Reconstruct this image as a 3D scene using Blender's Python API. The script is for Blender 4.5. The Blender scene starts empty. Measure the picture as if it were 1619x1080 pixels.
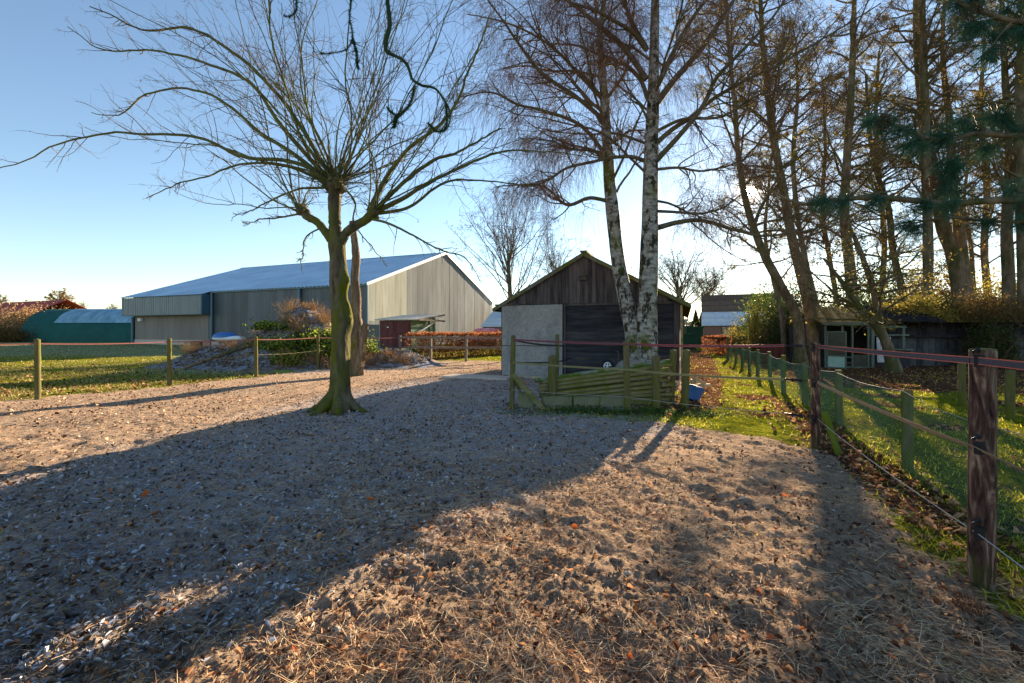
import bpy, math, numpy as np
from mathutils import Vector
R = math.radians
SC = bpy.context.scene
COL = SC.collection
# ------------------------------------------------------------------ camera
F, H, CX, HY = 690.0, 1.45, 809.5, 525.0
cam = bpy.data.cameras.new("camera"); cam.sensor_width = 36; cam.lens = F/1619*36
cam.shift_y = -15/1619; cam.clip_end = 4000; cam.clip_start = 0.05
co = bpy.data.objects.new("camera", cam); COL.objects.link(co)
co.location = (0, 0, H); co.rotation_euler = (R(90), 0, 0); SC.camera = co
# ------------------------------------------------------------------ light
SUN_AZ, SUN_EL, SUN_SEEN = 28.7, 14.6, 15.8
w = bpy.data.worlds.new("World"); SC.world = w; w.use_nodes = True
nt = w.node_tree; bg = nt.nodes["Background"]
sky = nt.nodes.new("ShaderNodeTexSky"); sky.sky_type = 'NISHITA'; sky.sun_disc = False
sky.sun_elevation = R(SUN_EL); sky.sun_rotation = R(SUN_AZ); sky.air_density = 1.0; sky.dust_density = 0.08; sky.ozone_density = 1.7
nt.links.new(sky.outputs[0], bg.inputs[0]); bg.inputs[1].default_value = 0.05
tc = nt.nodes.new("ShaderNodeTexCoord")
dt = nt.nodes.new("ShaderNodeVectorMath"); dt.operation = 'DOT_PRODUCT'
a, e = R(SUN_AZ), R(SUN_SEEN)
dt.inputs[1].default_value = (math.sin(a)*math.cos(e), math.cos(a)*math.cos(e), math.sin(e))
nrm = nt.nodes.new("ShaderNodeVectorMath"); nrm.operation = 'NORMALIZE'
nt.links.new(tc.outputs['Generated'], nrm.inputs[0]); nt.links.new(nrm.outputs[0], dt.inputs[0])
gt = nt.nodes.new("ShaderNodeMath"); gt.operation = 'GREATER_THAN'; gt.inputs[1].default_value = math.cos(R(0.5))
nt.links.new(dt.outputs['Value'], gt.inputs[0])
b2 = nt.nodes.new("ShaderNodeBackground"); b2.inputs[0].default_value = (1, .82, .55, 1)
ml = nt.nodes.new("ShaderNodeMath"); ml.operation = 'MULTIPLY'; ml.inputs[1].default_value = 30.0
nt.links.new(gt.outputs[0], ml.inputs[0]); nt.links.new(ml.outputs[0], b2.inputs[1])
ad = nt.nodes.new("ShaderNodeAddShader"); nt.links.new(bg.outputs[0], ad.inputs[0]); nt.links.new(b2.outputs[0], ad.inputs[1])
mr = nt.nodes.new("ShaderNodeMapRange"); mr.inputs[1].default_value = math.cos(R(4)); mr.inputs[2].default_value = 1.0
nt.links.new(dt.outputs['Value'], mr.inputs[0])
pw = nt.nodes.new("ShaderNodeMath"); pw.operation = 'POWER'; pw.inputs[1].default_value = 9.0; nt.links.new(mr.outputs[0], pw.inputs[0])
pm = nt.nodes.new("ShaderNodeMath"); pm.operation = 'MULTIPLY'; pm.inputs[1].default_value = .8; nt.links.new(pw.outputs[0], pm.inputs[0])
b3 = nt.nodes.new("ShaderNodeBackground"); b3.inputs[0].default_value = (1, .72, .42, 1); nt.links.new(pm.outputs[0], b3.inputs[1])   # the sun's aureole in thin haze
ad2 = nt.nodes.new("ShaderNodeAddShader"); nt.links.new(ad.outputs[0], ad2.inputs[0]); nt.links.new(b3.outputs[0], ad2.inputs[1])
nt.links.new(ad2.outputs[0], nt.nodes["World Output"].inputs[0])
sl = bpy.data.lights.new("sun", 'SUN'); sl.energy = 5.0; sl.angle = R(0.5); sl.color = (1, .77, .52)
so = bpy.data.objects.new("sun", sl); COL.objects.link(so)
sdir = Vector((math.sin(a)*math.cos(R(SUN_EL)), math.cos(a)*math.cos(R(SUN_EL)), math.sin(R(SUN_EL))))
so.rotation_euler = sdir.to_track_quat('Z', 'Y').to_euler(); so.location = (20, 40, 30)
SC.view_settings.view_transform = 'Standard'; SC.view_settings.look = 'None'; SC.view_settings.gamma = 1
SC.view_settings.exposure = 2.32
SC.cycles.max_bounces = 6; SC.cycles.transparent_max_bounces = 8
# ------------------------------------------------------------------ helpers
rng = np.random.default_rng(7)
def at(px, py, Y): return np.array(((px-CX)/F*Y, Y, H+(HY-py)/F*Y))
def gp(px, py): Y = F*H/(py-HY); return ((px-CX)/F*Y, Y)
def _h(ix, iy, s):
    n = (ix*374761393 + iy*668265263 + s*974634777) & 0xffffffff
    n = ((n ^ (n >> 13))*1274126177) & 0xffffffff
    return ((n ^ (n >> 16)) & 0xffff)/65535.0
def vn(x, y, s=0):
    x = np.asarray(x, float); y = np.asarray(y, float)
    fx = np.floor(x); fy = np.floor(y); ix = fx.astype(np.int64); iy = fy.astype(np.int64)
    u = x-fx; v = y-fy; u = u*u*(3-2*u); v = v*v*(3-2*v)
    return (_h(ix,iy,s)*(1-u)+_h(ix+1,iy,s)*u)*(1-v)+(_h(ix,iy+1,s)*(1-u)+_h(ix+1,iy+1,s)*u)*v
def fbm(x, y, o=4, s=0):
    t = 0; a_ = .5
    for i in range(o): t = t+a_*(vn(np.asarray(x)*2**i+i*17.3, np.asarray(y)*2**i-i*9.1, s+i)-.5); a_ *= .5
    return t
def sst(e0, e1, x): t = np.clip((x-e0)/(e1-e0), 0, 1); return t*t*(3-2*t)

class MB:
    def __init__(s): s.V=[]; s.Fq=[]; s.Ft=[]; s.n=0; s.big=[]
    def add(s, v, q=None, t=None):
        v = np.asarray(v, float).reshape(-1,3)
        if q is not None and len(q): s.Fq.append(np.asarray(q, np.int64).reshape(-1,4)+s.n)
        if t is not None and len(t): s.Ft.append(np.asarray(t, np.int64).reshape(-1,3)+s.n)
        s.V.append(v); s.n += len(v)
    def box(s, x0,x1,y0,y1,z0,z1):
        v=[(x,y,z) for x in (x0,x1) for y in (y0,y1) for z in (z0,z1)]
        s.add(v, [(0,1,3,2),(4,6,7,5),(0,4,5,1),(2,3,7,6),(0,2,6,4),(1,5,7,3)])
    def bar(s, p0, p1, w_, h_, up=(0,0,1)):
        p0=np.array(p0,float); p1=np.array(p1,float); d=p1-p0; d/=np.linalg.norm(d)
        sd=np.cross(d,up); 
        if np.linalg.norm(sd)<1e-3: sd=np.cross(d,(0,1,0))
        sd/=np.linalg.norm(sd); u=np.cross(sd,d); v=[]
        for p in (p0,p1):
            for a_ in (-.5,.5):
                for b_ in (-.5,.5): v.append(p+sd*w_*a_+u*h_*b_)
        s.add(v, [(0,1,3,2),(4,6,7,5),(0,4,5,1),(2,3,7,6),(0,2,6,4),(1,5,7,3)])
    def tubes(s, P, Rr, n=3):
        P=np.asarray(P,float); Rr=np.asarray(Rr,float)
        if P.ndim==2: P=P[None]; Rr=Rr[None]
        N,K,_=P.shape
        if N==0: return
        T=np.gradient(P,axis=1); T/=np.linalg.norm(T,axis=2,keepdims=True)+1e-12
        m=P[:,-1]-P[:,0]; ax=np.argmin(np.abs(m),axis=1); ref=np.zeros((N,1,3)); ref[np.arange(N),0,ax]=1
        A=np.cross(T,np.broadcast_to(ref,T.shape)); A/=np.linalg.norm(A,axis=2,keepdims=True)+1e-12; B=np.cross(T,A)
        th=np.arange(n)*2*math.pi/n
        V=P[:,:,None,:]+Rr[:,:,None,None]*(A[:,:,None,:]*np.cos(th)[None,None,:,None]+B[:,:,None,:]*np.sin(th)[None,None,:,None])
        idx=np.arange(N*K*n).reshape(N,K,n); nx=np.roll(idx,-1,axis=2)
        q=np.stack([idx[:,:-1],nx[:,:-1],nx[:,1:],idx[:,1:]],axis=-1)
        s.add(V, q)
    def pole(s, p0, p1, r, n=10, seg=6, bow=0, taper=1.0, rough=.04, dome=0.0):
        p0=np.array(p0,float); p1=np.array(p1,float); L=np.linalg.norm(p1-p0)
        t=np.concatenate([[0,0,.012*min(1,.5/L)],np.linspace(.06,.94,seg),[1-.012*min(1,.5/L),1,1]])
        rr=np.ones(len(t))*r*(1+(taper-1)*t)*(1+rng.normal(0,rough,len(t))); rr[0]=rr[-1]=1e-4; rr[1]=rr[2]*.93; rr[-2]=rr[-3]*.93
        P=p0+(p1-p0)*t[:,None]+np.array([0,0,1])*(bow*np.sin(t*math.pi))[:,None]
        P[-1]+= (p1-p0)/L*dome*r
        n0=s.n; s.tubes(P,rr,n)
        v=s.V[-1]; k=len(t); nz=rng.normal(0,rough*.6*r,(n,1,3)); vv=v.reshape(k,n,3); vv[2:-2]+= nz.transpose(1,0,2); s.V[-1]=vv.reshape(-1,3)
    def build(s, name, m, parent=None, smooth=True, sharp=35):
        me=bpy.data.meshes.new(name); V=np.concatenate(s.V)
        Q=np.concatenate(s.Fq) if s.Fq else np.zeros((0,4),np.int64); T=np.concatenate(s.Ft) if s.Ft else np.zeros((0,3),np.int64)
        me.vertices.add(len(V)); me.vertices.foreach_set('co', V.astype(np.float32).ravel())
        nl=Q.size+T.size; me.loops.add(nl); me.loops.foreach_set('vertex_index', np.concatenate([Q.ravel(),T.ravel()]).astype(np.int32))
        ls=np.concatenate([np.arange(len(Q))*4, Q.size+np.arange(len(T))*3]).astype(np.int32)
        me.polygons.add(len(ls)); me.polygons.foreach_set('loop_start', ls)
        me.update(calc_edges=True)
        me.polygons.foreach_set('use_smooth', np.full(len(ls), smooth))
        if smooth and sharp and len(V)<60000: me.set_sharp_from_angle(angle=R(sharp))
        me.materials.append(m)
        o=bpy.data.objects.new(name, me); COL.objects.link(o)
        if parent: o.parent=parent
        return o
def tag(o, label, cat, group=None, kind=None):
    if label: o['label']=label
    if cat: o['category']=cat
    if group: o['group']=group
    if kind: o['kind']=kind
    return o
def thing(name, label, cat, loc=(0,0,0), rz=0, group=None):
    o=bpy.data.objects.new(name,None); COL.objects.link(o); o.location=tuple(float(c) for c in loc); o.rotation_euler=(0,0,rz); o.empty_display_size=.2
    return tag(o,label,cat,group)
# ------------------------------------------------------------------ materials
KA=1.72
def mat(name, cols, scale=(5,5,5), detail=6, rough=.8, bump=.3, bdist=.02, bscale=None, isl=0.0, metal=0, trans=0, coord='Object', dist=0.0, spec=.05, pos=None, hue=0):
    cols=[tuple(min(.8,x*KA) for x in c) for c in cols]
    m=bpy.data.materials.new(name); m.use_nodes=True; n=m.node_tree.nodes; l=m.node_tree.links; p=n['Principled BSDF']
    t=n.new('ShaderNodeTexCoord'); mp=n.new('ShaderNodeMapping'); mp.inputs['Scale'].default_value=scale; l.new(t.outputs[coord],mp.inputs[0])
    nz=n.new('ShaderNodeTexNoise'); nz.inputs['Scale'].default_value=1; nz.inputs['Detail'].default_value=detail; nz.inputs['Roughness'].default_value=.65; nz.inputs['Distortion'].default_value=dist
    l.new(mp.outputs[0],nz.inputs['Vector'])
    cr=n.new('ShaderNodeValToRGB'); els=cr.color_ramp.elements
    k=len(cols); ps=pos or [.3+.4*i/max(1,k-1) for i in range(k)]
    els[0].position=ps[0]; els[0].color=(*cols[0],1); els[1].position=ps[-1]; els[1].color=(*cols[-1],1)
    for i in range(1,k-1): el=els.new(ps[i]); el.color=(*cols[i],1)
    fac=nz.outputs['Fac']
    if isl:
        g=n.new('ShaderNodeNewGeometry'); ma=n.new('ShaderNodeMath'); ma.operation='MULTIPLY_ADD'; ma.inputs[1].default_value=isl; l.new(g.outputs['Random Per Island'],ma.inputs[0])
        mb=n.new('ShaderNodeMath'); mb.operation='ADD'; mb.inputs[1].default_value=-isl*.5; l.new(fac,mb.inputs[0]); l.new(mb.outputs[0],ma.inputs[2]); fac=ma.outputs[0]
    l.new(fac,cr.inputs[0]); l.new(cr.outputs[0],p.inputs['Base Color'])
    p.inputs['Roughness'].default_value=rough; p.inputs['Metallic'].default_value=metal; p.inputs['Specular IOR Level'].default_value=spec
    if bump:
        n2=n.new('ShaderNodeTexNoise'); n2.inputs['Scale'].default_value=1; n2.inputs['Detail'].default_value=8; n2.inputs['Roughness'].default_value=.7
        m2=n.new('ShaderNodeMapping'); m2.inputs['Scale'].default_value=bscale or tuple(c*2 for c in scale); l.new(t.outputs[coord],m2.inputs[0]); l.new(m2.outputs[0],n2.inputs['Vector'])
        bp=n.new('ShaderNodeBump'); bp.inputs['Strength'].default_value=bump; bp.inputs['Distance'].default_value=bdist; l.new(n2.outputs['Fac'],bp.inputs['Height']); l.new(bp.outputs[0],p.inputs['Normal'])
    if trans:
        tr=n.new('ShaderNodeBsdfTranslucent'); l.new(cr.outputs[0],tr.inputs[0]); mx=n.new('ShaderNodeMixShader'); mx.inputs[0].default_value=trans
        l.new(p.outputs[0],mx.inputs[1]); l.new(tr.outputs[0],mx.inputs[2]); l.new(mx.outputs[0],n['Material Output'].inputs[0])
    m['_ramp']=1
    return m
def overlay(m, col, thr=(.5,.6), scale=(3,3,3), up=0.0, amt=1.0):
    """a second natural layer (moss, lichen, frost crust) over a material; up>0 favours upward faces"""
    n=m.node_tree.nodes; l=m.node_tree.links; p=n['Principled BSDF']; src=p.inputs['Base Color'].links[0].from_socket
    t=n.new('ShaderNodeTexCoord'); mp=n.new('ShaderNodeMapping'); mp.inputs['Scale'].default_value=scale; mp.inputs['Location'].default_value=(3.3,1.7,5.1); l.new(t.outputs['Object'],mp.inputs[0])
    nz=n.new('ShaderNodeTexNoise'); nz.inputs['Scale'].default_value=1; nz.inputs['Detail'].default_value=7; nz.inputs['Roughness'].default_value=.7; l.new(mp.outputs[0],nz.inputs['Vector'])
    f=nz.outputs['Fac']
    if up:
        g=n.new('ShaderNodeNewGeometry'); sp=n.new('ShaderNodeSeparateXYZ'); l.new(g.outputs['Normal'],sp.inputs[0])
        ma=n.new('ShaderNodeMath'); ma.operation='MULTIPLY_ADD'; ma.inputs[1].default_value=up; l.new(sp.outputs[2],ma.inputs[0]); l.new(f,ma.inputs[2]); f=ma.outputs[0]
    mr=n.new('ShaderNodeMapRange'); mr.inputs[1].default_value=thr[0]; mr.inputs[2].default_value=thr[1]; mr.inputs[4].default_value=amt; l.new(f,mr.inputs[0])
    mx=n.new('ShaderNodeMix'); mx.data_type='RGBA'; l.new(mr.outputs[0],mx.inputs[0]); l.new(src,mx.inputs[6]); mx.inputs[7].default_value=(*col,1); l.new(mx.outputs[2],p.inputs['Base Color'])
    return m
MOSS=(.10,.115,.018)
M={}
M['plane_bark']=overlay(mat('plane bark',[(.02,.018,.012),(.065,.055,.036),(.125,.11,.075)],(7,7,2.2),dist=.6,rough=.95,bump=1,bdist=.05,bscale=(16,16,4)),(.115,.125,.014),(.44,.60),(3.0,3.0,1.0))
M['plane_shoot']=mat('plane shoots',[(.035,.04,.02),(.085,.095,.035)],(3,3,3),rough=.8,bump=0)
M['twig']=mat('twigs',[(.045,.032,.022),(.10,.07,.045)],(3,3,3),rough=.85,bump=0)
M['birch']=overlay(mat('birch bark',[(.035,.03,.026),(.12,.115,.105),(.215,.21,.20)],(5,5,11),rough=.75,bump=.6,bdist=.012,bscale=(10,10,40),pos=[.36,.46,.6]),(.035,.032,.022),(.52,.56),(6,6,3.2))
M['birch2']=overlay(M['birch'].copy(),MOSS,(.52,.68),(2,2,.9))
M['birch_limb']=overlay(mat('birch limbs',[(.035,.028,.022),(.10,.085,.065)],(5,5,5),rough=.85,bump=.3),MOSS,(.5,.65),(1.5,1.5,1.5),amt=.7)
M['birch_twig']=mat('birch twigs',[(.07,.04,.03),(.13,.075,.055)],(3,3,3),rough=.8,bump=0)
M['bark']=overlay(mat('forest bark',[(.035,.028,.02),(.10,.075,.052),(.16,.125,.09)],(5,5,1.8),rough=.95,bump=.8,bdist=.03,bscale=(14,14,3)),(.06,.075,.02),(.46,.62),(1.2,1.2,.6),amt=.8)
M['dead_bark']=overlay(mat('weathered dead bark',[(.03,.022,.016),(.09,.068,.048),(.17,.13,.095)],(8,8,1.5),rough=.95,bump=.9,bdist=.03,bscale=(22,22,3)),(.09,.10,.02),(.52,.64),(3,3,1.5))
M['pale_bark']=mat('dead wood',[(.10,.075,.05),(.22,.17,.12),(.32,.26,.19)],(6,6,1.5),rough=.9,bump=.8,bscale=(20,20,3))
M['leaf_olive']=mat('olive leaves',[(.07,.07,.014),(.15,.125,.025),(.24,.18,.04)],(2,2,2),isl=.5,rough=.6,bump=0,trans=.45)
M['leaf_rust']=mat('rusty leaves',[(.06,.04,.018),(.14,.09,.03)],(2,2,2),isl=.5,rough=.7,bump=0,trans=.4)
M['leaf_beech']=mat('beech leaves',[(.07,.025,.012),(.19,.07,.028),(.27,.12,.055)],(3,3,3),isl=.6,rough=.6,bump=0,trans=.4)
M['leaf_ivy']=mat('evergreen leaves',[(.015,.04,.012),(.045,.09,.02),(.12,.17,.03)],(2,2,2),isl=.5,rough=.45,bump=0,trans=.25)
M['leaf_dark']=mat('dark leaves',[(.02,.03,.01),(.05,.06,.02)],(2,2,2),isl=.5,rough=.5,bump=0,trans=.25)
M['leaf_tan']=mat('tan leaves',[(.16,.10,.05),(.30,.20,.10)],(2,2,2),isl=.5,rough=.8,bump=0,trans=.3)
M['needle']=mat('pine needles',[(.02,.065,.045),(.055,.12,.075)],(2,2,2),isl=.4,rough=.5,bump=0,trans=.15)
M['cone']=mat('pine cone',[(.06,.03,.02),(.14,.075,.045)],(30,30,30),rough=.8,bump=0)
M['post_green']=overlay(mat('mossy post wood',[(.04,.038,.02),(.075,.065,.035),(.11,.095,.06)],(15,15,3),rough=.9,bump=.5,bdist=.006,bscale=(60,60,6)),(.10,.115,.018),(.42,.62),(5,5,2))
M['post_brown']=overlay(mat('peeled post wood',[(.010,.006,.006),(.05,.028,.023),(.20,.135,.10)],(16,16,2.6),dist=1.2,rough=.85,bump=.7,bdist=.006,bscale=(60,60,6),pos=[.36,.5,.66]),(.045,.06,.012),(.56,.66),(6,6,1.6))
M['post_grey']=mat('grey post wood',[(.07,.06,.05),(.15,.13,.11)],(15,15,3),rough=.9,bump=.4,bdist=.005)
M['logs']=overlay(mat('mossy poles',[(.05,.045,.025),(.10,.09,.045),(.15,.135,.08)],(3,14,14),isl=.3,rough=.9,bump=.5,bdist=.006),(.13,.15,.02),(.5,.75),(4,8,8),up=.3)
M['concrete']=overlay(mat('mossy concrete',[(.08,.085,.055),(.13,.13,.085)],(6,6,6),rough=.95,bump=.3,isl=.2),(.10,.12,.025),(.48,.62),(5,5,3))
M['boards_v']=mat('weathered gable boards',[(.018,.016,.018),(.04,.035,.037),(.065,.057,.057)],(9,9,1.2),isl=.25,rough=.85,bump=.5,bdist=.004,bscale=(50,50,4))
M['boards_h']=mat('black boards',[(.010,.011,.015),(.022,.023,.028),(.036,.036,.042)],(1.2,9,9),isl=.2,rough=.7,bump=.5,bdist=.004,bscale=(4,50,50))
M['shed_door']=overlay(mat('grey fibre door',[(.10,.105,.105),(.155,.16,.16),(.20,.205,.20)],(25,25,25),rough=.9,bump=.2,bdist=.003),(.095,.115,.15),(.45,.62),(1.5,1.5,.9),amt=.5)
M['trim']=mat('dark trim',[(.03,.028,.026),(.06,.05,.045)],(5,5,5),rough=.8,bump=.2)
M['roof_moss']=overlay(mat('corrugated shed roof',[(.05,.05,.045),(.10,.10,.085)],(4,4,4),rough=.9,bump=.3),MOSS,(.42,.6),(3,3,3))
M['barn_dark']=mat('slate barn cladding',[(.020,.025,.031),(.034,.041,.048),(.052,.06,.068)],(1.2,1.2,.15),isl=.3,rough=.5,bump=.05,spec=.5)
M['barn_taupe']=mat('taupe barn cladding',[(.125,.105,.09),(.16,.135,.12)],(1.2,1.2,.15),isl=.25,rough=.6,bump=.05)
M['barn_light']=mat('pale metal cladding',[(.095,.105,.108),(.13,.142,.145),(.17,.182,.182)],(.9,.9,.16),isl=.2,rough=.8,bump=.1,spec=.02)
M['barn_bright']=mat('paler metal cladding',[(.19,.195,.165),(.235,.24,.205),(.28,.285,.245)],(1.5,1.5,.3),isl=.2,rough=.8,bump=.05,spec=.02)  # paler tone for the upper part of the first gable panels
M['barn_roof']=mat('frosted metal roof',[(.19,.27,.34),(.24,.33,.41),(.30,.39,.47)],(.3,.3,.3),rough=.5,bump=.05,spec=.5)
M['blue_trim']=mat('petrol blue trim',[(.03,.07,.10),(.04,.09,.125)],(2,2,2),rough=.4,bump=0,spec=.5)
M['corr']=mat('corrugated grey sheet',[(.10,.115,.12),(.15,.165,.17)],(2,2,.3),rough=.5,bump=0,spec=.5)
M['brick_pale']=mat('pale plinth',[(.26,.22,.19),(.34,.29,.25)],(8,8,8),rough=.9,bump=.2)
M['black_plastic']=mat('black plastic',[(.010,.011,.013),(.02,.02,.022)],(20,20,20),rough=.4,bump=.1)
M['tape_dark']=mat('dark woven tape',[(.035,.035,.045),(.07,.065,.08)],(90,90,90),rough=.7,bump=.5,bdist=.001,trans=.1)
M['tape_red']=mat('red tape cord',[(.42,.09,.06),(.46,.15,.10)],(40,40,40),rough=.6,bump=0,trans=.3)
M['tape_pale']=mat('faded tape',[(.19,.14,.10),(.28,.22,.16)],(60,60,60),rough=.7,bump=.3,bdist=.001,trans=.3)
M['tape_olive']=mat('faded olive tape',[(.09,.09,.045),(.14,.13,.07)],(60,60,60),rough=.8,bump=.2,bdist=.001)
M['wire']=mat('pale wire cord',[(.16,.15,.15),(.22,.21,.20)],(60,60,60),rough=.5,bump=0)
M['net']=mat('green coated wire',[(.03,.09,.07),(.05,.13,.09)],(20,20,20),rough=.5,bump=0)
M['tunnel']=mat('dark green sheet',[(.004,.040,.034),(.007,.058,.050)],(.6,.6,.6),rough=.6,bump=0,spec=.15)
M['white_paint']=overlay(mat('flaking pale green paint',[(.05,.07,.06),(.105,.135,.115)],(10,10,10),rough=.7,bump=.3),(.10,.09,.07),(.56,.62),(14,14,6))
M['glass']=mat('dusty glass',[(.008,.012,.012),(.03,.04,.035)],(4,4,4),rough=.25,bump=0,spec=.3)
M['red_wood']=mat('oxblood boards',[(.06,.022,.022),(.10,.04,.038)],(6,6,1),isl=.3,rough=.8,bump=.2)
M['green_wood']=mat('green boards',[(.07,.10,.07),(.12,.155,.11)],(6,6,1),isl=.3,rough=.8,bump=.2)
M['roof_felt']=mat('pale roof felt',[(.25,.23,.19),(.38,.35,.29)],(3,3,3),rough=.9,bump=.2)
M['white']=mat('white paint',[(.6,.6,.58),(.75,.75,.72)],(5,5,5),rough=.6,bump=0)
M['brick']=mat('pinkish brick',[(.16,.09,.075),(.24,.15,.125)],(8,8,16),rough=.9,bump=.2)
M['tile_brown']=mat('brown roof tiles',[(.07,.05,.035),(.12,.085,.06)],(4,4,4),isl=.3,rough=.8,bump=.3)
M['frost_tile']=mat('frosted roof tiles',[(.28,.36,.45),(.42,.50,.60)],(3,3,3),isl=.3,rough=.8,bump=.2)
M['red_roof']=mat('red roof sheet',[(.20,.045,.04),(.28,.07,.055)],(2,2,2),rough=.8,bump=0)
M['far_green']=mat('green box paint',[(.012,.035,.022),(.02,.05,.03)],(3,3,3),rough=.6,bump=0)
M['tub']=mat('blue tub plastic',[(.01,.06,.20),(.02,.09,.27)],(5,5,5),rough=.4,bump=0,spec=.5)
M['cut_wood']=overlay(mat('split firewood',[(.12,.08,.045),(.26,.18,.10),(.38,.30,.18)],(9,9,9),isl=.8,rough=.9,bump=.4),MOSS,(.55,.7),(5,5,5))
M['log_end']=mat('mossy log ends',[(.03,.03,.015),(.09,.075,.04),(.15,.12,.075)],(14,14,14),isl=.8,rough=.9,bump=.4)
M['pink_tarp']=mat('red plastic film',[(.30,.04,.06),(.55,.12,.14),(.7,.35,.36)],(3,3,3),rough=.3,bump=.3,spec=.6)
M['rock']=mat('stones',[(.14,.13,.12),(.26,.24,.22)],(20,20,20),rough=.9,bump=.4,isl=.4)
M['black_felt']=mat('black sheet siding',[(.010,.010,.012),(.028,.027,.03)],(4,4,2),isl=.3,rough=.8,bump=.3)
M['grey_sheet']=mat('old corrugated sheet',[(.02,.022,.024),(.06,.062,.066)],(6,6,2),isl=.3,rough=.7,bump=.3)
M['ochre_roof']=mat('mossy ochre roof sheet',[(.04,.035,.012),(.14,.10,.035),(.24,.17,.07)],(3,3,3),rough=.9,bump=.4)

# ------------------------------------------------------------------ ground
FA=np.array((-10.3,9.5)); FD=np.array((.365,.931))          # left tape fence line
NA=np.array((4.22,4.65))                                    # mesh fence line, same direction
def xb(Y): return np.interp(Y,[-5,0,1.2,2.3,3.28,4.55,5.2,5.8,6.4,7.0,7.35,7.6,8.4,9,11,12,13],[1.4,1.5,1.95,2.5,3.0,3.5,3.85,3.5,2.95,2.3,1.0,-.2,-.3,1.2,4.6,5.6,5.6])
def zones(x,y):
    nz=fbm(x*.9,y*.9,4,3); n2=fbm(x*3.1,y*3.1,3,9)
    dl=(x-FA[0])*(-FD[1])+(y-FA[1])*FD[0]                    # >0 left of the tape fence
    g=sst(-.35,.35,dl-.15+nz*1.6+n2)*np.where(y>-40,1,1)
    r=sst(-.25,.3,x-xb(y)+nz*1.0+n2*.6)
    back=sst(-.4,.5,y-21.8+nz+n2)
    g=np.maximum(np.maximum(g,r),back)
    dn=(x-NA[0])*FD[1]-(y-NA[1])*FD[0]                       # >0 right of mesh fence
    lit=np.exp(-((dn+.35)/.42)**2)*sst(1.8,4,y)*sst(12,8,y)*.8*(x>xb(y))
    px=np.interp(y,[7.5,8.7,13.3,28.6,45],[2.6,3.7,5.9,12.3,17]); lit=np.maximum(lit,np.exp(-((x-px)/(.5+.012*y))**2)*sst(7.3,8.5,y)*sst(46,40,y))
    wood=sst(9.8,12.2,y+nz*3+.2*(x-9))*sst(-.5,2.0,dn+nz*2)*sst(45,40,y); lit=np.maximum(lit,wood*.95)
    lit=np.maximum(lit,sst(.0,.25,nz)*.75*r*(dn>-1.5))
    lit=np.maximum(lit,sst(7.4,7.7,y)*sst(9.2,8.8,y)*sst(-.6,0,x)*sst(3.5,3,x)*.5)
    return g,np.clip(lit,0,1)
def gz(x,y):
    x=np.asarray(x,float); y=np.asarray(y,float); d=np.hypot(x,y)
    f=sst(120,30,d)
    g,l=zones(x,y)
    z=fbm(x*.22,y*.22,2,21)*.16+fbm(x*.9,y*.9,3,5)*.09
    sand=(1-g)*sst(30,6,d)
    hp=fbm(x*2.7+.4*y,y*3.3,3,31); z=z-sand*np.clip(hp-.05,0,1)*.20*sst(14,4,d)+sand*np.abs(fbm(x*19,y*17,3,44))*.05*sst(7,2,d)
    z=z+sand*(fbm(x*11,y*11,4,41)*.06*sst(16,3,d))+(g*fbm(x*5,y*5,3,51)*.05)*sst(25,5,d)
    return z*f
def gh(x,y): return float(gz(np.array([x]),np.array([y]))[0])
rr=[.5]
while rr[-1]<45: rr.append(rr[-1]*1.0075)
while rr[-1]<2500: rr.append(rr[-1]*1.09)
rr=np.array(rr); th=np.concatenate([np.linspace(-60,60,720),np.linspace(60,300,90)[1:-1]])
TH,RR=np.meshgrid(np.radians(th),rr); X=RR*np.sin(TH); Y=RR*np.cos(TH)
Z=gz(X,Y); nr,nc=X.shape
idx=np.arange(nr*nc).reshape(nr,nc); nx=np.roll(idx,-1,axis=1)
g=MB(); g.add(np.stack([X,Y,Z],-1), np.stack([idx[:-1],idx[1:],nx[1:],nx[:-1]],-1))
c0=len(X.ravel()); g.add([(0,0,float(Z[0].mean()))],None,None)
g.Ft.append(np.stack([np.full(nc,c0),idx[0],nx[0]],-1))
gm=bpy.data.materials.new('ground'); gm.use_nodes=True
ground=g.build('ground',gm,None,True,0); tag(ground,'trampled sandy paddock floor with grass and leaf litter around it','ground',kind='structure')
G,L_=zones(X.ravel(),Y.ravel())
def frostmask(x,y):
    # ground that the shed and barn keep frozen all day, and frosted dips elsewhere
    n=fbm(x*.8,y*.8,3,77)
    s1=sst(-.5,.8,x+5.2-(y-5)*.25+n*2)*sst(.35,-.6,x+1.28-(y-2.15)*.89+n*1.6)*sst(14.5,12,y)*sst(.2,1.2,y)
    s2=sst(24,28,y+n*4)*sst(-6,-10,x)*sst(80,50,y)
    s3=np.exp(-(((x+9.5)/3.6)**2+((y-16.8)/1.3)**2))*1.1
    s1=s1*sst(3.0,1.8,x)
    return np.clip(np.maximum(np.maximum(s1*.8,s2*.45),s3),0,1)
FR=frostmask(X.ravel(),Y.ravel())
for nm,ar in (('grass',G),('litter',L_),('frost',FR)):
    at_=ground.data.attributes.new(nm,'FLOAT','POINT'); at_.data.foreach_set('value',np.concatenate([ar,[0]]).astype(np.float32))
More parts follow.
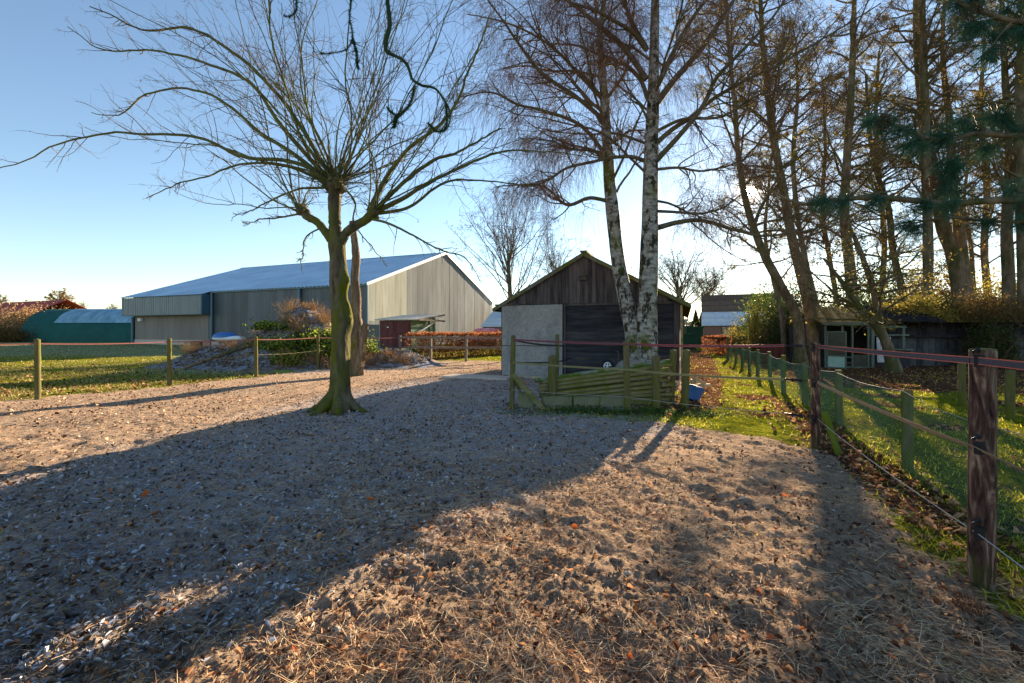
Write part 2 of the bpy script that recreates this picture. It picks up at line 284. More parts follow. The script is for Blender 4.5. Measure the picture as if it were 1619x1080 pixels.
def ground_mat(m):
    n=m.node_tree.nodes; l=m.node_tree.links; p=n['Principled BSDF']; t=n.new('ShaderNodeTexCoord')
    def noise(s,d=8,r=.7):
        z=n.new('ShaderNodeTexNoise'); z.inputs['Scale'].default_value=s; z.inputs['Detail'].default_value=d; z.inputs['Roughness'].default_value=r; l.new(t.outputs['Object'],z.inputs['Vector']); return z.outputs['Fac']
    def ramp(f,cols,ps):
        c=n.new('ShaderNodeValToRGB'); l.new(f,c.inputs[0]); e_=c.color_ramp.elements; e_[0].position=ps[0]; e_[0].color=(*cols[0],1); e_[1].position=ps[-1]; e_[1].color=(*cols[-1],1)
        for i in range(1,len(cols)-1): q=e_.new(ps[i]); q.color=(*cols[i],1)
        return c.outputs[0]
    def mix(f,a_,b_):
        x=n.new('ShaderNodeMix'); x.data_type='RGBA'
        if hasattr(f,'type'): l.new(f,x.inputs[0])
        else: x.inputs[0].default_value=f
        l.new(a_,x.inputs[6]); l.new(b_,x.inputs[7]); return x.outputs[2]
    def attr(nm): q=n.new('ShaderNodeAttribute'); q.attribute_name=nm; return q.outputs['Fac']
    def thr(f,nf,lo,hi,amp=.9):
        ma=n.new('ShaderNodeMath'); ma.operation='MULTIPLY_ADD'; l.new(nf,ma.inputs[0]); ma.inputs[1].default_value=amp
        mb=n.new('ShaderNodeMath'); mb.operation='ADD'; mb.inputs[1].default_value=-amp*.5; l.new(f,mb.inputs[0]); l.new(mb.outputs[0],ma.inputs[2])
        mr=n.new('ShaderNodeMapRange'); mr.inputs[1].default_value=lo; mr.inputs[2].default_value=hi; l.new(ma.outputs[0],mr.inputs[0]); return mr.outputs[0]
    sand=ramp(noise(11,12,.8),[(.12,.088,.062),(.40,.295,.21),(.60,.45,.325)],[.37,.50,.64])
    sand=mix(thr(noise(1.3),noise(30),.45,.62,.3),sand,ramp(noise(55,10,.85),[(.12,.085,.06),(.56,.415,.295)],[.41,.56]))
    grass=ramp(noise(14),[(.055,.07,.01),(.17,.195,.014),(.32,.29,.035)],[.34,.5,.66])
    grass=mix(thr(noise(.8),noise(6),.5,.7,.4),grass,ramp(noise(25),[(.10,.075,.035),(.22,.17,.06)],[.4,.6]))
    lit=ramp(noise(28),[(.035,.02,.013),(.12,.06,.035),(.24,.135,.075)],[.36,.5,.66])
    base=mix(thr(attr('grass'),noise(18),.4,.6),sand,grass)
    base=mix(thr(attr('litter'),noise(9),.42,.58),base,lit)
    fr=ramp(noise(60),[(.28,.33,.40),(.50,.56,.66)],[.4,.6])
    ff=n.new('ShaderNodeMath'); ff.operation='MULTIPLY'; l.new(attr('frost'),ff.inputs[0]); l.new(thr(noise(30,8,.85),noise(4),.455,.585,.35),ff.inputs[1])
    base=mix(ff.outputs[0],base,fr)
    l.new(base,p.inputs['Base Color']); p.inputs['Roughness'].default_value=.95; p.inputs['Specular IOR Level'].default_value=0
    b=n.new('ShaderNodeBump'); b.inputs['Strength'].default_value=1.0; b.inputs['Distance'].default_value=.05; l.new(noise(20,12,.85),b.inputs['Height']); l.new(b.outputs[0],p.inputs['Normal'])
ground_mat(gm)
# ------------------------------------------------------------------ structures
TH0=-R(21.5)
def corr_sheet(mb,x0,x1,y0,y1,z0,z1,n,amp,th=.02,fold=0.4):
    """ribbed sheet: ribs run from (y0,z0) to (y1,z1), repeated along x"""
    xs=[];zs=[]; p=(x1-x0)/n
    for i in range(n):
        for f_,h in ((0,0),(.35,0),(.5,1),(.85,1)): xs.append(x0+(i+f_)*p); zs.append(h*amp)
    xs.append(x1); zs.append(0); xs=np.array(xs); zs=np.array(zs); k=len(xs)
    L=math.hypot(y1-y0,z1-z0); ny,nz_=-(z1-z0)/L,(y1-y0)/L
    rows=[]
    for (yy,zz,off) in ((y0,z0,0),(y1,z1,0),(y1,z1,-th),(y0,z0,-th)):
        rows.append(np.stack([xs,yy+ny*(zs+off),zz+nz_*(zs+off)],-1))
    V=np.concatenate(rows); q=[]
    for r_ in range(4):
        a_=r_*k; b_=((r_+1)%4)*k
        for i in range(k-1): q.append((a_+i,a_+i+1,b_+i+1,b_+i))
    mb.add(V,q)
def place(t,loc,rz): t.location=loc; t.rotation_euler=(0,0,rz)
# ---- big barn
B=thing('barn','long slate grey metal barn with a frosty blue ridged roof behind the left field','barn',(-13.3,40.2,0),TH0)
EH,AH,BW,BL=5.95,11.1,28.2,35.3
m=MB(); n=34
for i in range(n):
    x0=-BL+i*BL/n; x1=x0+BL/n-.012
    lo=3.4 if x1< -21.2 else .4
    m.box(x0,x1,rng.uniform(0,.006),.14,lo,EH-.05)
m.build('wall',M['barn_dark'],B,False)
m=MB()
for i in range(13):
    x0=-BL+.35+i*1.07; m.box(x0,x0+1.058,.02+rng.uniform(0,.004),.12,.55,3.39)
m.build('wall',M['barn_taupe'],B,False)
m=MB(); m.box(-BL+.1,-20.9,-.03,.13,-.3,.55); m.build('plinth',M['brick_pale'],B,False)
m=MB(); m.box(-20.9,0,.005,.13,-.3,.4); m.build('plinth',M['barn_dark'],B,False)
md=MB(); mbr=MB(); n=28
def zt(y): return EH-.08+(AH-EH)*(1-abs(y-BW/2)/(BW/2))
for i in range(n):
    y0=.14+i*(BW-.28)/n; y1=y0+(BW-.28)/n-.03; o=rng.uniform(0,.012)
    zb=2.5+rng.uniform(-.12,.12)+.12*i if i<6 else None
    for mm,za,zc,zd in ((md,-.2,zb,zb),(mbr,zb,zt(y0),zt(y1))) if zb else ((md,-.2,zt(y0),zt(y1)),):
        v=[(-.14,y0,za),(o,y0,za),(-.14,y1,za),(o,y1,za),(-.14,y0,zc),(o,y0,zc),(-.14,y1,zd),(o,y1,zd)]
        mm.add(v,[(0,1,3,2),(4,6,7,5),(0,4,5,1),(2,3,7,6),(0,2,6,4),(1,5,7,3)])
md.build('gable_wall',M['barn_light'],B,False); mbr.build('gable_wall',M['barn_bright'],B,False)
m=MB(); m.add([(-BL,.1,-.2),(-BL,BW,-.2),(-BL,BW,EH),(-BL,BW/2,AH),(-BL,.1,EH)],[(0,1,2,4)],[(4,2,3)]); m.box(-BL,0,BW-.14,BW,-.2,EH-.05); m.build('rear_wall',M['barn_dark'],B,False)
sl_=(AH-EH)/(BW/2); m=MB()
corr_sheet(m,-21.2,.15,-.25,BW/2,EH-.25*sl_,AH,42,.07)
corr_sheet(m,-BL-.15,-21.2,-1.25,BW/2,EH-1.25*sl_,AH,28,.07)
m.build('roof',M['barn_roof'],B,False)
m=MB(); corr_sheet(m,-BL-.15,.15,BW/2,BW+.25,AH,EH-.25*sl_,106,.045)
m.build('roof',M['barn_roof'],B,False)
m=MB(); m.bar((.1,-.25,EH-.25*sl_),(.1,BW/2,AH),.12,.28); m.bar((.1,BW/2,AH),(.1,BW+.25,EH-.25*sl_),.12,.28); m.bar((-BL-.15,BW/2,AH+.05),(.15,BW/2,AH+.05),.4,.06)
m.build('verge_trim',M['barn_roof'],B,False)
m=MB(); 
for x in (-BL+.2,-20.95,-8.2):
    m=MB(); m.tubes([(x,-.16,-.1),(x,-.16,2),(x,-.16,(3.25 if x<-30 else EH-.2))],[.13]*3,10); m.build('downpipe',M['blue_trim'],B)
m=MB(); m.box(-21.1,.1,-.17,-.02,EH-.22,EH-.08); m.box(-.09,.03,-.03,.135,-.2,EH-.1); m.build('gutter',M['blue_trim'],B,False)
m=MB(); m.box(-BL+1.4,-BL+2.0,-.28,0,2.75,3.1); m.build('wall_lamp',M['white'],B,False)
ob=MB()
xs=np.linspace(-BL+.05,-21.25,43)
for i in range(42): ob.box(xs[i],xs[i]+.21,-1.12,-1.05,3.42,5.45); ob.box(xs[i]+.21,xs[i+1],-1.085,-1.05,3.42,5.45)
o_=ob.build('overhang_box',M['corr'],B,False)
ob=MB(); 
for i in range(5): ob.box(-21.25,-21.2,-1.05+i*.21,-1.05+i*.21+.14,3.42,5.6); ob.box(-21.25,-21.23,-1.05+i*.21+.14,-1.05+i*.21+.21,3.42,5.6)
ob.box(-BL,-21.25,-1.06,-.02,3.36,3.44); ob.box(-BL-.02,-BL+.1,-1.14,-.0,3.36,5.5)
ob.build('overhang_side',M['blue_trim'],B,False)
# ---- shed
S=thing('shed','dark timber gabled shed with a grey sliding door panel in the middle of the photo','shed',(-.3,13.9,0),TH0)
W_,SL,SE,SA=5.27,11.0,2.34,3.78
m=MB(); z=.05
while z<SE-.02:
    m.box(2.02,W_-.16,.02+rng.uniform(0,.01),.08,z,min(z+.195,SE-.02)); z+=.2
m.build('board_wall',M['boards_h'],S,False)
m=MB(); z=.05
while z<SE: m.box(W_-.06,W_-.005+rng.uniform(0,.008),.1,SL,z,z+.195); m.box(0,.06,.1,SL,z,z+.195); z+=.2
m.box(0,W_,SL-.06,SL,.05,SE); m.box(.06,2.0,.10,.14,.05,SE); m.build('side_wall',M['boards_h'],S,False)
m=MB(); n=46
for i in range(n):
    x0=i*W_/n; x1=x0+W_/n-.006
    zt=lambda x: SE+(SA-SE)*(1-abs(x-W_/2)/(W_/2))-.03
    y0=-.035-rng.uniform(0,.012)
    v=[]
    for x in (x0,x1):
        for y in (y0,0):
            for k,zz in enumerate((SE-.04+rng.uniform(-.012,.012),max(zt(x),SE-.02))): v.append((x,y,zz))
    m.add(v,[(0,1,3,2),(4,6,7,5),(0,4,5,1),(2,3,7,6),(0,2,6,4),(1,5,7,3)])
m.build('gable_boards',M['boards_v'],S,False)
m=MB(); m.add([(0,SL-.01,SE),(W_,SL-.01,SE),(W_/2,SL-.01,SA)],None,[(0,1,2)]); m.build('rear_gable',M['boards_v'],S,False)
d=MB(); d.box(.02,1.98,-.10,-.045,.10,1.02); d.box(.02,1.98,-.10,-.045,1.035,SE-.06); do=d.build('sliding_door',M['shed_door'],S,False)
d=MB(); d.box(0,1.99,-.11,-.095,1.015,1.04); d.box(0.0,.02,-.105,-.04,.1,SE-.06); d.build('door_seam',M['trim'],do,False)
m=MB(); m.box(-.22,.62,-.15,-.07,SE-.06,SE-.01); m.box(W_-.155,W_,-.01,.1,0,SE-.03); m.box(2.0,2.06,-.02,.015,.05,SE-.05); m.box(2.06,W_-.16,-.012,.016,SE-.1,SE-.045); m.build('frame_trim',M['boards_v'],S,False)
rf=MB()
for sgn in (-1,1):
    N_=40; ys=np.linspace(-.16,SL+.15,N_*4+1); zz=.022*np.cos(np.arange(len(ys))*math.pi/2)
    xe=W_/2+sgn*(W_/2+.28); ze=SE-.28*(SA-SE)/(W_/2)
    top=np.stack([np.full(len(ys),W_/2),ys,SA+zz],-1); bot=np.stack([np.full(len(ys),xe),ys,ze+zz],-1); k=len(ys)
    V=np.concatenate([top,bot,top-(0,0,.015),bot-(0,0,.015)]); q=[]
    for i in range(k-1): q+= [(i,i+1,k+i+1,k+i),(2*k+i,3*k+i,3*k+i+1,2*k+i+1),(k+i,k+i+1,3*k+i+1,3*k+i)]
    q+=[(0,k,3*k,2*k)]; rf.add(V,q)
ro=rf.build('roof',M['roof_moss'],S,True,50)
m=MB()
for sgn in (-1,1):
    xe=W_/2+sgn*(W_/2+.27); ze=SE-.27*(SA-SE)/(W_/2)
    m.bar((W_/2,-.14,SA-.05),(xe,-.14,ze-.05),.035,.09)
    m.bar((xe,-.15,ze-.05),(xe,SL,ze-.05),.04,.07)
m.build('verge_board',M['roof_moss'],ro,False)
m=MB(); m.bar((W_/2,-.17,SA+.035),(W_/2,SL+.16,SA+.035),.2,.05); m.build('ridge_cap',M['roof_moss'],ro,False)
m=MB(); m.box(W_/2-.14,W_/2+.08,-.16,-.05,2.98,3.12); m.box(W_/2-.12,W_/2+.06,-.22,-.14,3.09,3.13); m.build('wall_lamp',M['trim'],S,False)
m=MB(); m.tubes([(W_+.04,-.03,.1),(W_+.04,-.03,1.1),(W_+.04,-.03,SE-.15)],[.028]*3,8); m.build('downpipe',M['cut_wood'],S)
m=MB(); m.box(.2,W_,-.04,.0,-.1,.12); m.box(-1.7,.5,-.9,-.1,-.15,.075); m.build('concrete_sill',M['brick_pale'],S,False)
# ---- green tunnel shed
Tn=thing('tunnel_shed','dark green half round tunnel shed with a frosted top, left of the barn','tunnel shed',(-70.2,62.0,0),-R(2))
def arch(x0,x1,r,cy,nseg=26,off=0.,z0=0,a0=0,a1=180):
    mb=MB(); nx_=int(max(2,(x1-x0)/.35)); 
    A_=np.radians(np.linspace(a0,a1,nseg)); Xs=np.linspace(x0,x1,nx_)
    V=[]
    for i,x in enumerate(Xs):
        rr_=r+off+(.03 if i%2 else 0); V.append(np.stack([np.full(nseg,x),cy-rr_*np.cos(A_),z0+rr_*np.sin(A_)*1.12],-1))
    V=np.concatenate(V); q=[]
    for i in range(nx_-1):
        for j in range(nseg-1): a_=i*nseg+j; q.append((a_,a_+1,a_+nseg+1,a_+nseg))
    mb.add(V,q); return mb
arch(0,26,4.35,4.35).build('arched_roof',overlay(M['tunnel'],(.20,.29,.38),(2.1,2.6),(.02,.2,.2),up=0),Tn,True,0)
fm=mat('frosted green sheet',[(.07,.15,.19),(.17,.27,.35)],(1.3,.6,.6),rough=.6,bump=0)
mfr=MB()
A_=np.radians(np.linspace(34,100,14)); V=[];xs=np.linspace(0,20,41)
for i,x in enumerate(xs):
    for a_ in A_: V.append((4.6+x*.92+ (0 if i else 1)*rng.uniform(-.1,.1),4.35-4.42*math.cos(a_+ (rng.uniform(-.03,.0) if a_<.62 else 0)),4.42*math.sin(a_)*1.12))
q=[(i*14+j,i*14+j+1,(i+1)*14+j+1,(i+1)*14+j) for i in range(40) for j in range(13)]
mfr.add(V,q); mfr.build('frost_sheet',fm,Tn,True,0)
m=MB(); A_=np.radians(np.linspace(0,180,24)); V=[(0,4.35,0)]+[(0,4.35-4.33*math.cos(a_),4.33*1.12*math.sin(a_)) for a_ in A_]; m.add(V,None,[(0,i+1,i+2) for i in range(23)]); m.build('end_wall',M['tunnel'],Tn,False)
# ---- red roofed building far left
Rb=thing('red_roof_building','low building with a faded red roof beyond the tunnel shed at the far left','building',(-150,104,0),TH0)
m=MB(); corr_sheet(m,0,58,-.4,9,3.0,8.2,80,.05); corr_sheet(m,0,58,9,18.4,8.2,3.0,80,.05); m.build('roof',M['red_roof'],Rb,False)
m=MB(); m.box(.3,57.7,0,18,-.3,3.0); m.build('wall',M['brick'],Rb,False)
# ---- far building between barn and shed
Fb=thing('far_house','house with a frosted blue roof seen between the barn and the timber shed','house',(-3.9,58,0),TH0)
def house(t,L,D,e,r,wm,rm,rm2=None,frac=0):
    m=MB(); m.box(0,L,0,D,-.3,e); wl=m.build('wall',wm,t,False)
    m=MB(); m.add([(0,0,e),(0,D,e),(0,D/2,r)],None,[(0,2,1)]); m.build('gable',wm,t,False); m=MB(); m.add([(L,0,e),(L,D,e),(L,D/2,r)],None,[(0,1,2)]); m.build('gable',wm,t,False)
    def course(rows,y0,z0,y1,z1,mm,sgn):
        m=MB()
        for i in range(rows):
            a_=i/rows; b_=(i+1)/rows
            m.bar((-.2,y0+(y1-y0)*(a_+b_)/2,z0+(z1-z0)*(a_+b_)/2+.03),(L+.2,y0+(y1-y0)*(a_+b_)/2,z0+(z1-z0)*(a_+b_)/2+.03),math.hypot(y1-y0,z1-z0)/rows*1.05,.04,up=(0,-(z1-z0)*sgn,(y1-y0)*sgn))
        return m.build('roof',mm,t,False)
    k=(r-e)/(D/2); ye=-.35; ze=e-.35*k
    if rm2: ym=ye+(D/2-ye)*frac; zm=ze+(r-ze)*frac; course(8,ye,ze,ym,zm,rm2,1); ro=course(12,ym,zm,D/2,r,rm,1)
    else: ro=course(18,ye,ze,D/2,r,rm,1)
    course(18,D/2,r,D+.35,ze,rm,1)
    return wl,ro
house(Fb,14,10,2.3,5.0,M['brick'],M['frost_tile'])
# ---- house right of the shed
Hb=thing('brick_house','small brick house with a frosted brown roof to the right of the timber shed','house',(20.2,46,0),-R(23.2))
hw,hr=house(Hb,8,8.5,2.35,5.6,M['brick'],M['tile_brown'],M['frost_tile'],.42)
m=MB(); x0=1.7
m.box(x0,x0+1.3,-.06,.02,.75,.83); m.box(x0,x0+1.3,-.06,.02,2.0,2.1); m.box(x0,x0+.08,-.06,.02,.83,2.0); m.box(x0+1.22,x0+1.3,-.06,.02,.83,2.0); m.box(x0+.08,x0+1.22,-.05,.01,1.72,1.78)
wf=m.build('window',M['trim'],Hb,False); m=MB(); m.box(x0+.08,x0+1.22,-.03,.005,.83,2.0); m.build('pane',mat('hazy pane',[(.14,.13,.10),(.42,.38,.28)],(3,3,3),rough=.2,bump=0),wf,False)
m=MB(); m.box(-.1,8.1,-.12,-.0,2.15,2.3); m.build('gutter',M['trim'],hr,False)
m=MB(); m.box(-.2,8,-.05,-.005,-.1,.32); m.build('plinth',M['far_green'],Hb,False)
# ---- green boxes / greenhouse far behind shed edge
def gbox(x0p,x1p,ytp,Y,label,mm,name='storage_box',cat='container',lid=True):
    a_=at(x0p,ytp,Y); b_=at(x1p,ytp,Y); t=thing(name,label,cat,((a_[0]+b_[0])/2,Y,0)); w2=(b_[0]-a_[0])/2; h_=a_[2]
    m=MB(); m.box(-w2,w2,0,2,-.1,h_*.9); m.build('body',mm,t,False)
    m=MB(); m.box(-w2-.06,w2+.06,-.06,2.06,h_*.9+.002,h_); m.build('lid' if lid else 'roof',mm,t,False); return t
gbox(1086,1112,516,43,'tall green container beside the brick house',M['far_green'])
gbox(1081,1100,528,36,'small low green container in front of the tall one',M['far_green'])
gbox(1070,1086,516,52,'pale glass greenhouse far behind the right edge of the timber shed',mat('greenhouse glass',[(.35,.45,.5),(.5,.6,.63)],(2,2,2),rough=.2,bump=0),'greenhouse','greenhouse',False)
# ---- small oxblood shed with lean to roof
c_=at(603,545,31); Rs=thing('garden_shed','small oxblood shed with a sloping pale roof in front of the barn gable','shed',(c_[0]-.1,31,0),TH0*.55)
def bw_(mb,x0,x1,y0,y1,z0,z1,n,axis=0):
    for i in range(n):
        if axis==0: a_=x0+(x1-x0)*i/n; mb.box(a_,a_+(x1-x0)/n-.012,y0-rng.uniform(0,.01),y1,z0,z1(a_) if callable(z1) else z1)
        else: a_=y0+(y1-y0)*i/n; mb.box(x0,x1+rng.uniform(0,.01),a_,a_+(y1-y0)/n-.012,z0,z1(a_) if callable(z1) else z1)
m=MB(); bw_(m,0,2.35,0,.04,.45,2.25,18); m.build('front_wall',M['red_wood'],Rs,False)
m=MB(); bw_(m,2.31,2.35,.06,4.6,.45,lambda y:2.25+y*.1,26,1); m.build('side_wall',M['green_wood'],Rs,False)
m=MB(); bw_(m,0,.04,.06,4.6,.45,lambda y:2.25+y*.1,20,1); m.box(0,2.35,4.5,4.6,.4,2.6); m.build('rear_wall',M['red_wood'],Rs,False)
m=MB(); m.add([(-.35,-.15,2.28),(3.0,-.15,2.28),(3.0,4.9,2.78),(-.35,4.9,2.78),(-.35,-.15,2.36),(3.0,-.15,2.36),(3.0,4.9,2.86),(-.35,4.9,2.86)],[(0,3,2,1),(4,5,6,7),(0,1,5,4),(1,2,6,5),(2,3,7,6),(3,0,4,7)]); ro_=m.build('roof',M['roof_felt'],Rs,False)
m=MB(); m.box(3.002,3.05,-.15,4.9,2.25,2.38); m.bar((3.03,-.15,2.3),(3.03,4.9,2.82),.05,.12); m.build('roof_edge',M['trim'],ro_,False)
m=MB(); m.bar((2.45,.3,1.2),(2.95,4.4,2.62),.07,.09); m.build('brace',M['white'],Rs,False)
m=MB(); m.bar((2.40,3.3,.5),(2.40,3.3,2.5),.07,.07); m.bar((2.40,4.2,.5),(2.40,4.2,2.6),.07,.07); m.bar((2.4,3.3,2.3),(2.4,4.2,2.3),.05,.05); m.build('door_frame',M['white_paint'],Rs,False)
m=MB(); m.box(.55,.68,-.05,-.012,1.75,1.82); m.build('latch',M['white'],Rs,False)
m=MB()
for x in (.1,1.2,2.2):
    for y in (.1,2.3,4.4): m=MB(); m.box(x-.15,x+.15,y-.1,y+.2,-.1,.30); m.build('footing',M['brick_pale'],Rs,False)
m=MB(); m.box(0,2.35,0,4.5,.302,.44); m.build('floor_beam',M['trim'],Rs,False)
m=MB(); m.box(0,.14,0,.14,-.1,1.6); p_=m.build('board_panel',M['pale_bark'],None,False); p_.location=(c_[0]-.9,30.6,0); bpy.data.objects.remove(p_)
lp=thing('metal_sheet','dark blue grey metal sheet standing upright beside the oxblood shed','metal sheet',(c_[0]-1.9,32.2,0),TH0*.5)
m=MB(); m.box(0,1.5,0,.05,0,2.0); m.build('sheet',M['barn_dark'],lp,False); m=MB(); m.box(1.52,1.68,-.05,.1,0,2.3); m.build('upright',M['pale_bark'],lp,False); m=MB(); m.box(-.12,-.02,-.03,.08,0,2.05); m.build('upright',M['pale_bark'],lp,False)
# ---- pallet things by the barn, white/blue covered dinghy
def pbox(px0,px1,pyt,pyb,label,mm,gr='crates stacked along the barn wall'):
    Y=F*H/(pyb-HY); a_=at(px0,pyt,Y); b_=at(px1,pyt,Y); t=thing('crate',label,'crate',(a_[0],Y,0),TH0*.3,gr); w2=b_[0]-a_[0]; h_=a_[2]
    m=MB()
    for k in range(5): m.box(0,w2,-.02,.02,.16+(h_-.2)*k/5,.16+(h_-.2)*(k+.82)/5)
    for k in range(5): m.box(w2-.02,w2+.02,.022,1,.16+(h_-.2)*k/5,.16+(h_-.2)*(k+.82)/5)
    m.box(.03,w2-.03,.03,1,.14,h_-.08); m.build('side',mm,t,False)
    m=MB()
    for x in (.05,w2/2,w2-.05): m.box(x-.06,x+.06,0,1,-.02,.13)
    m.build('pallet_foot',M['pale_bark'],t,False)
pbox(291,305,538,549,'grey slatted crate on pallet feet, leftmost beside the barn wall',M['pale_bark'])
pbox(306,319,538,548,'black crate between the grey and the red crate',M['black_felt'])
pbox(320,333,536,549,'red slatted crate under the blue covered dinghy',M['brick'])
pbox(334,347,538,549,'pale crate right of the red crate',M['brick_pale'])
c_=at(338,537,39.5); Dg=thing('covered_dinghy','small white dinghy under a blue cover standing on the crates by the barn','dinghy',(c_[0],41.6,.72),TH0*.4)
def dome(rx,ry,rz,z0,nu=18,nv=8,pw=1.0,rough=.0,low=0):
    V=[];q=[]
    for j in range(nv+1):
        ph=low+(math.pi/2-low)*j/nv
        for i in range(nu):
            t_=2*math.pi*i/nu; k=1+rng.normal(0,rough)
            V.append((rx*math.cos(t_)*math.cos(ph)**pw*k,ry*math.sin(t_)*math.cos(ph)**pw*k,z0+rz*math.sin(ph)*k))
    for j in range(nv):
        for i in range(nu): q.append((j*nu+i,j*nu+(i+1)%nu,(j+1)*nu+(i+1)%nu,(j+1)*nu+i))
    return V,q
m=MB(); V,q=dome(1.75,.7,.30,.12,low=-1.0); m.add(V,q); m.build('hull',M['white'],Dg,True,0)
m=MB(); V,q=dome(1.3,.72,.52,.2,pw=.8,rough=.03); V=[(x-.35,y,z) for x,y,z in V]; m.add(V,q); m.build('cover',M['tub'],Dg,True,0)
# ---- red film stack behind the hedge
c_=at(765,522,40); Rf=thing('wrapped_stack','untidy stack of red plastic wrapped bundles behind the beech hedge','stack',(c_[0],40,0),TH0)
for i,(x,z,l) in enumerate([(-.6,.75,2.0),(.5,.8,1.8),(-.1,1.15,2.2),(.9,1.25,1.5),(.2,1.55,2.3)]):
    m=MB(); V,q=dome(l*.55,.5,.24,0,pw=.5,rough=.06,low=-1.3); m.add(np.array(V)+(x,0,z),q); m.build('bundle',M['pink_tarp'],Rf,True,0)
m=MB(); m.box(-2.6,1.4,-.4,.4,-.1,.55); m.bar((-2.6,0,.62),(0,0,1.0),.12,.12); m.build('pallet',M['trim'],Rf,False)
# ---- aviary shed
Av=thing('aviary_shed','derelict shed with pale green glazed doors and a mossy ochre roof under the trees','shed',(12.62,17.6,0),-R(9))
WM=M['white_paint']; m=MB()
for x in (0,.62,.98,1.55): m.box(x,x+.06,0,.06,0,1.75)
m.box(0,1.9,0,.06,1.70,1.78); m.box(.62,1.55,.0,.05,.0,.07); m.box(1.68,1.78,-.02,.08,-.05,1.78); m.box(.66,.98,.0,.04,.42,.47); m.box(.66,.98,.0,.04,.2,.24)
m.box(1.78,3.1,.3,.36,1.62,1.70); m.box(1.78,3.2,.28,.36,1.30,1.36); m.box(2.98,3.06,.3,.36,.8,1.7); m.box(2.2,3.3,.2,.36,.72,.78); m.build('door_frame',WM,Av,False)
m=MB(); m.box(1.06,1.54,.02,.03,.07,.5); m.box(1.06,1.54,.018,.034,.5,.54);m.build('glazed_door',M['glass'],Av,False)
od=MB(); dx=np.array([.45,-.30]); 
od.bar((.08,-.02,.02),(.08,-.02,1.48),.05,.05); od.bar((.55,-.38,.0),(.55,-.38,1.46),.05,.05); od.bar((.08,-.02,.04),(.55,-.38,.03),.05,.05); od.bar((.08,-.02,1.46),(.55,-.38,1.46),.05,.05); od.bar((.08,-.02,.5),(.55,-.38,.5),.05,.05)
oo=od.build('open_door',WM,Av,False); m=MB(); m.bar((.1,-.04,.97),(.53,-.36,.97),.012,.95); m.build('pane',M['glass'],oo,False); m=MB(); m.bar((.1,-.04,.27),(.53,-.36,.27),.016,.46); m.build('door_panel',mat('door panel paint',[(.16,.27,.24),(.24,.35,.31)],(5,5,5),rough=.6,bump=0),oo,False)
m=MB(); m.box(0,.05,.07,3,0,1.72); m.box(0,3.4,3,3.06,0,1.7); m.box(1.8,3.3,.36,.40,0,.72); m.build('side_wall',M['black_felt'],Av,False)
ro_=MB(); corr_sheet(ro_,-.18,2.35,-.18,2.6,1.80,2.55,22,.05); ro_.build('roof',M['ochre_roof'],Av,False)
ro_=MB(); corr_sheet(ro_,2.36,4.4,.15,2.6,1.86,2.6,16,.04); ro_.build('roof',M['black_felt'],Av,False)
m=MB(); m.box(-.2,1.95,-.2,-.14,1.74,1.84); m.build('fascia',WM,Av,False)
wsh=MB(); corr_sheet(wsh,1.85,2.35,-.08,-.02,.25,1.25,6,.03); wsh.build('loose_sheet',mat('white corrugated sheet',[(.20,.22,.24),(.36,.38,.40)],(5,5,5),rough=.7,bump=.2),Av,False)
# ---- long black barn right
Lb=thing('low_outbuilding','long low black outbuilding with corrugated sheet skirting behind the right hand fence','outbuilding',(16.0,18.4,0),-R(3))
m=MB(); bw_(m,0,15,0,.05,0,1.25,60); m.build('skirting',M['grey_sheet'],Lb,False)
m=MB(); bw_(m,-.5,15,.04,.1,1.25,1.72,40); m.box(-.5,15,3.5,3.6,0,1.7); m.build('wall',M['black_felt'],Lb,False)
m=MB(); m.bar((-.6,-.25,1.28),(15,-.25,1.28),.07,.10); m.bar((-.5,.0,1.30),(15,.0,1.30),.5,.03); m.build('ledge',M['black_felt'],Lb,False)
m=MB(); corr_sheet(m,-.8,15,-.3,2.0,1.72,2.35,60,.04); corr_sheet(m,-.8,15,2.0,4.0,2.35,1.7,60,.04); m.build('roof',M['black_felt'],Lb,False)
# ------------------------------------------------------------------ fences
def fpost(name,x,y,h,r,mm,label,group,lean=(0,0),n=12):
    t=None; m=MB(); z=gh(x,y); m.pole((0,0,-.25),(lean[0],lean[1],h),r,n,9,rough=.03,dome=.35)
    o=m.build(name,mm,None,True,50); o.location=(x,y,z); return tag(o,label,'fence post',group)
GF='tape fence posts along the left field'
L1=[((60,630),'leftmost post of the tape fence, standing in the field edge'),((268,607),'second tape fence post from the left, before the crates'),((405,595),'tape fence post in front of the left flank of the frosty heap'),((503,584),'tape fence post in front of the green plants on the heap'),((575,577),'thin tape fence post just right of the split dead trunk')]
LP=[]
for (p,lb) in L1:
    x,y=gp(*p); LP.append((x,y)); fpost('fence_post',x,y,1.31,.055 if y<18 else .045,M['post_green'],lb,GF,(rng.normal(0,.02),0))
xr,yr=gp(632.5,571.7)
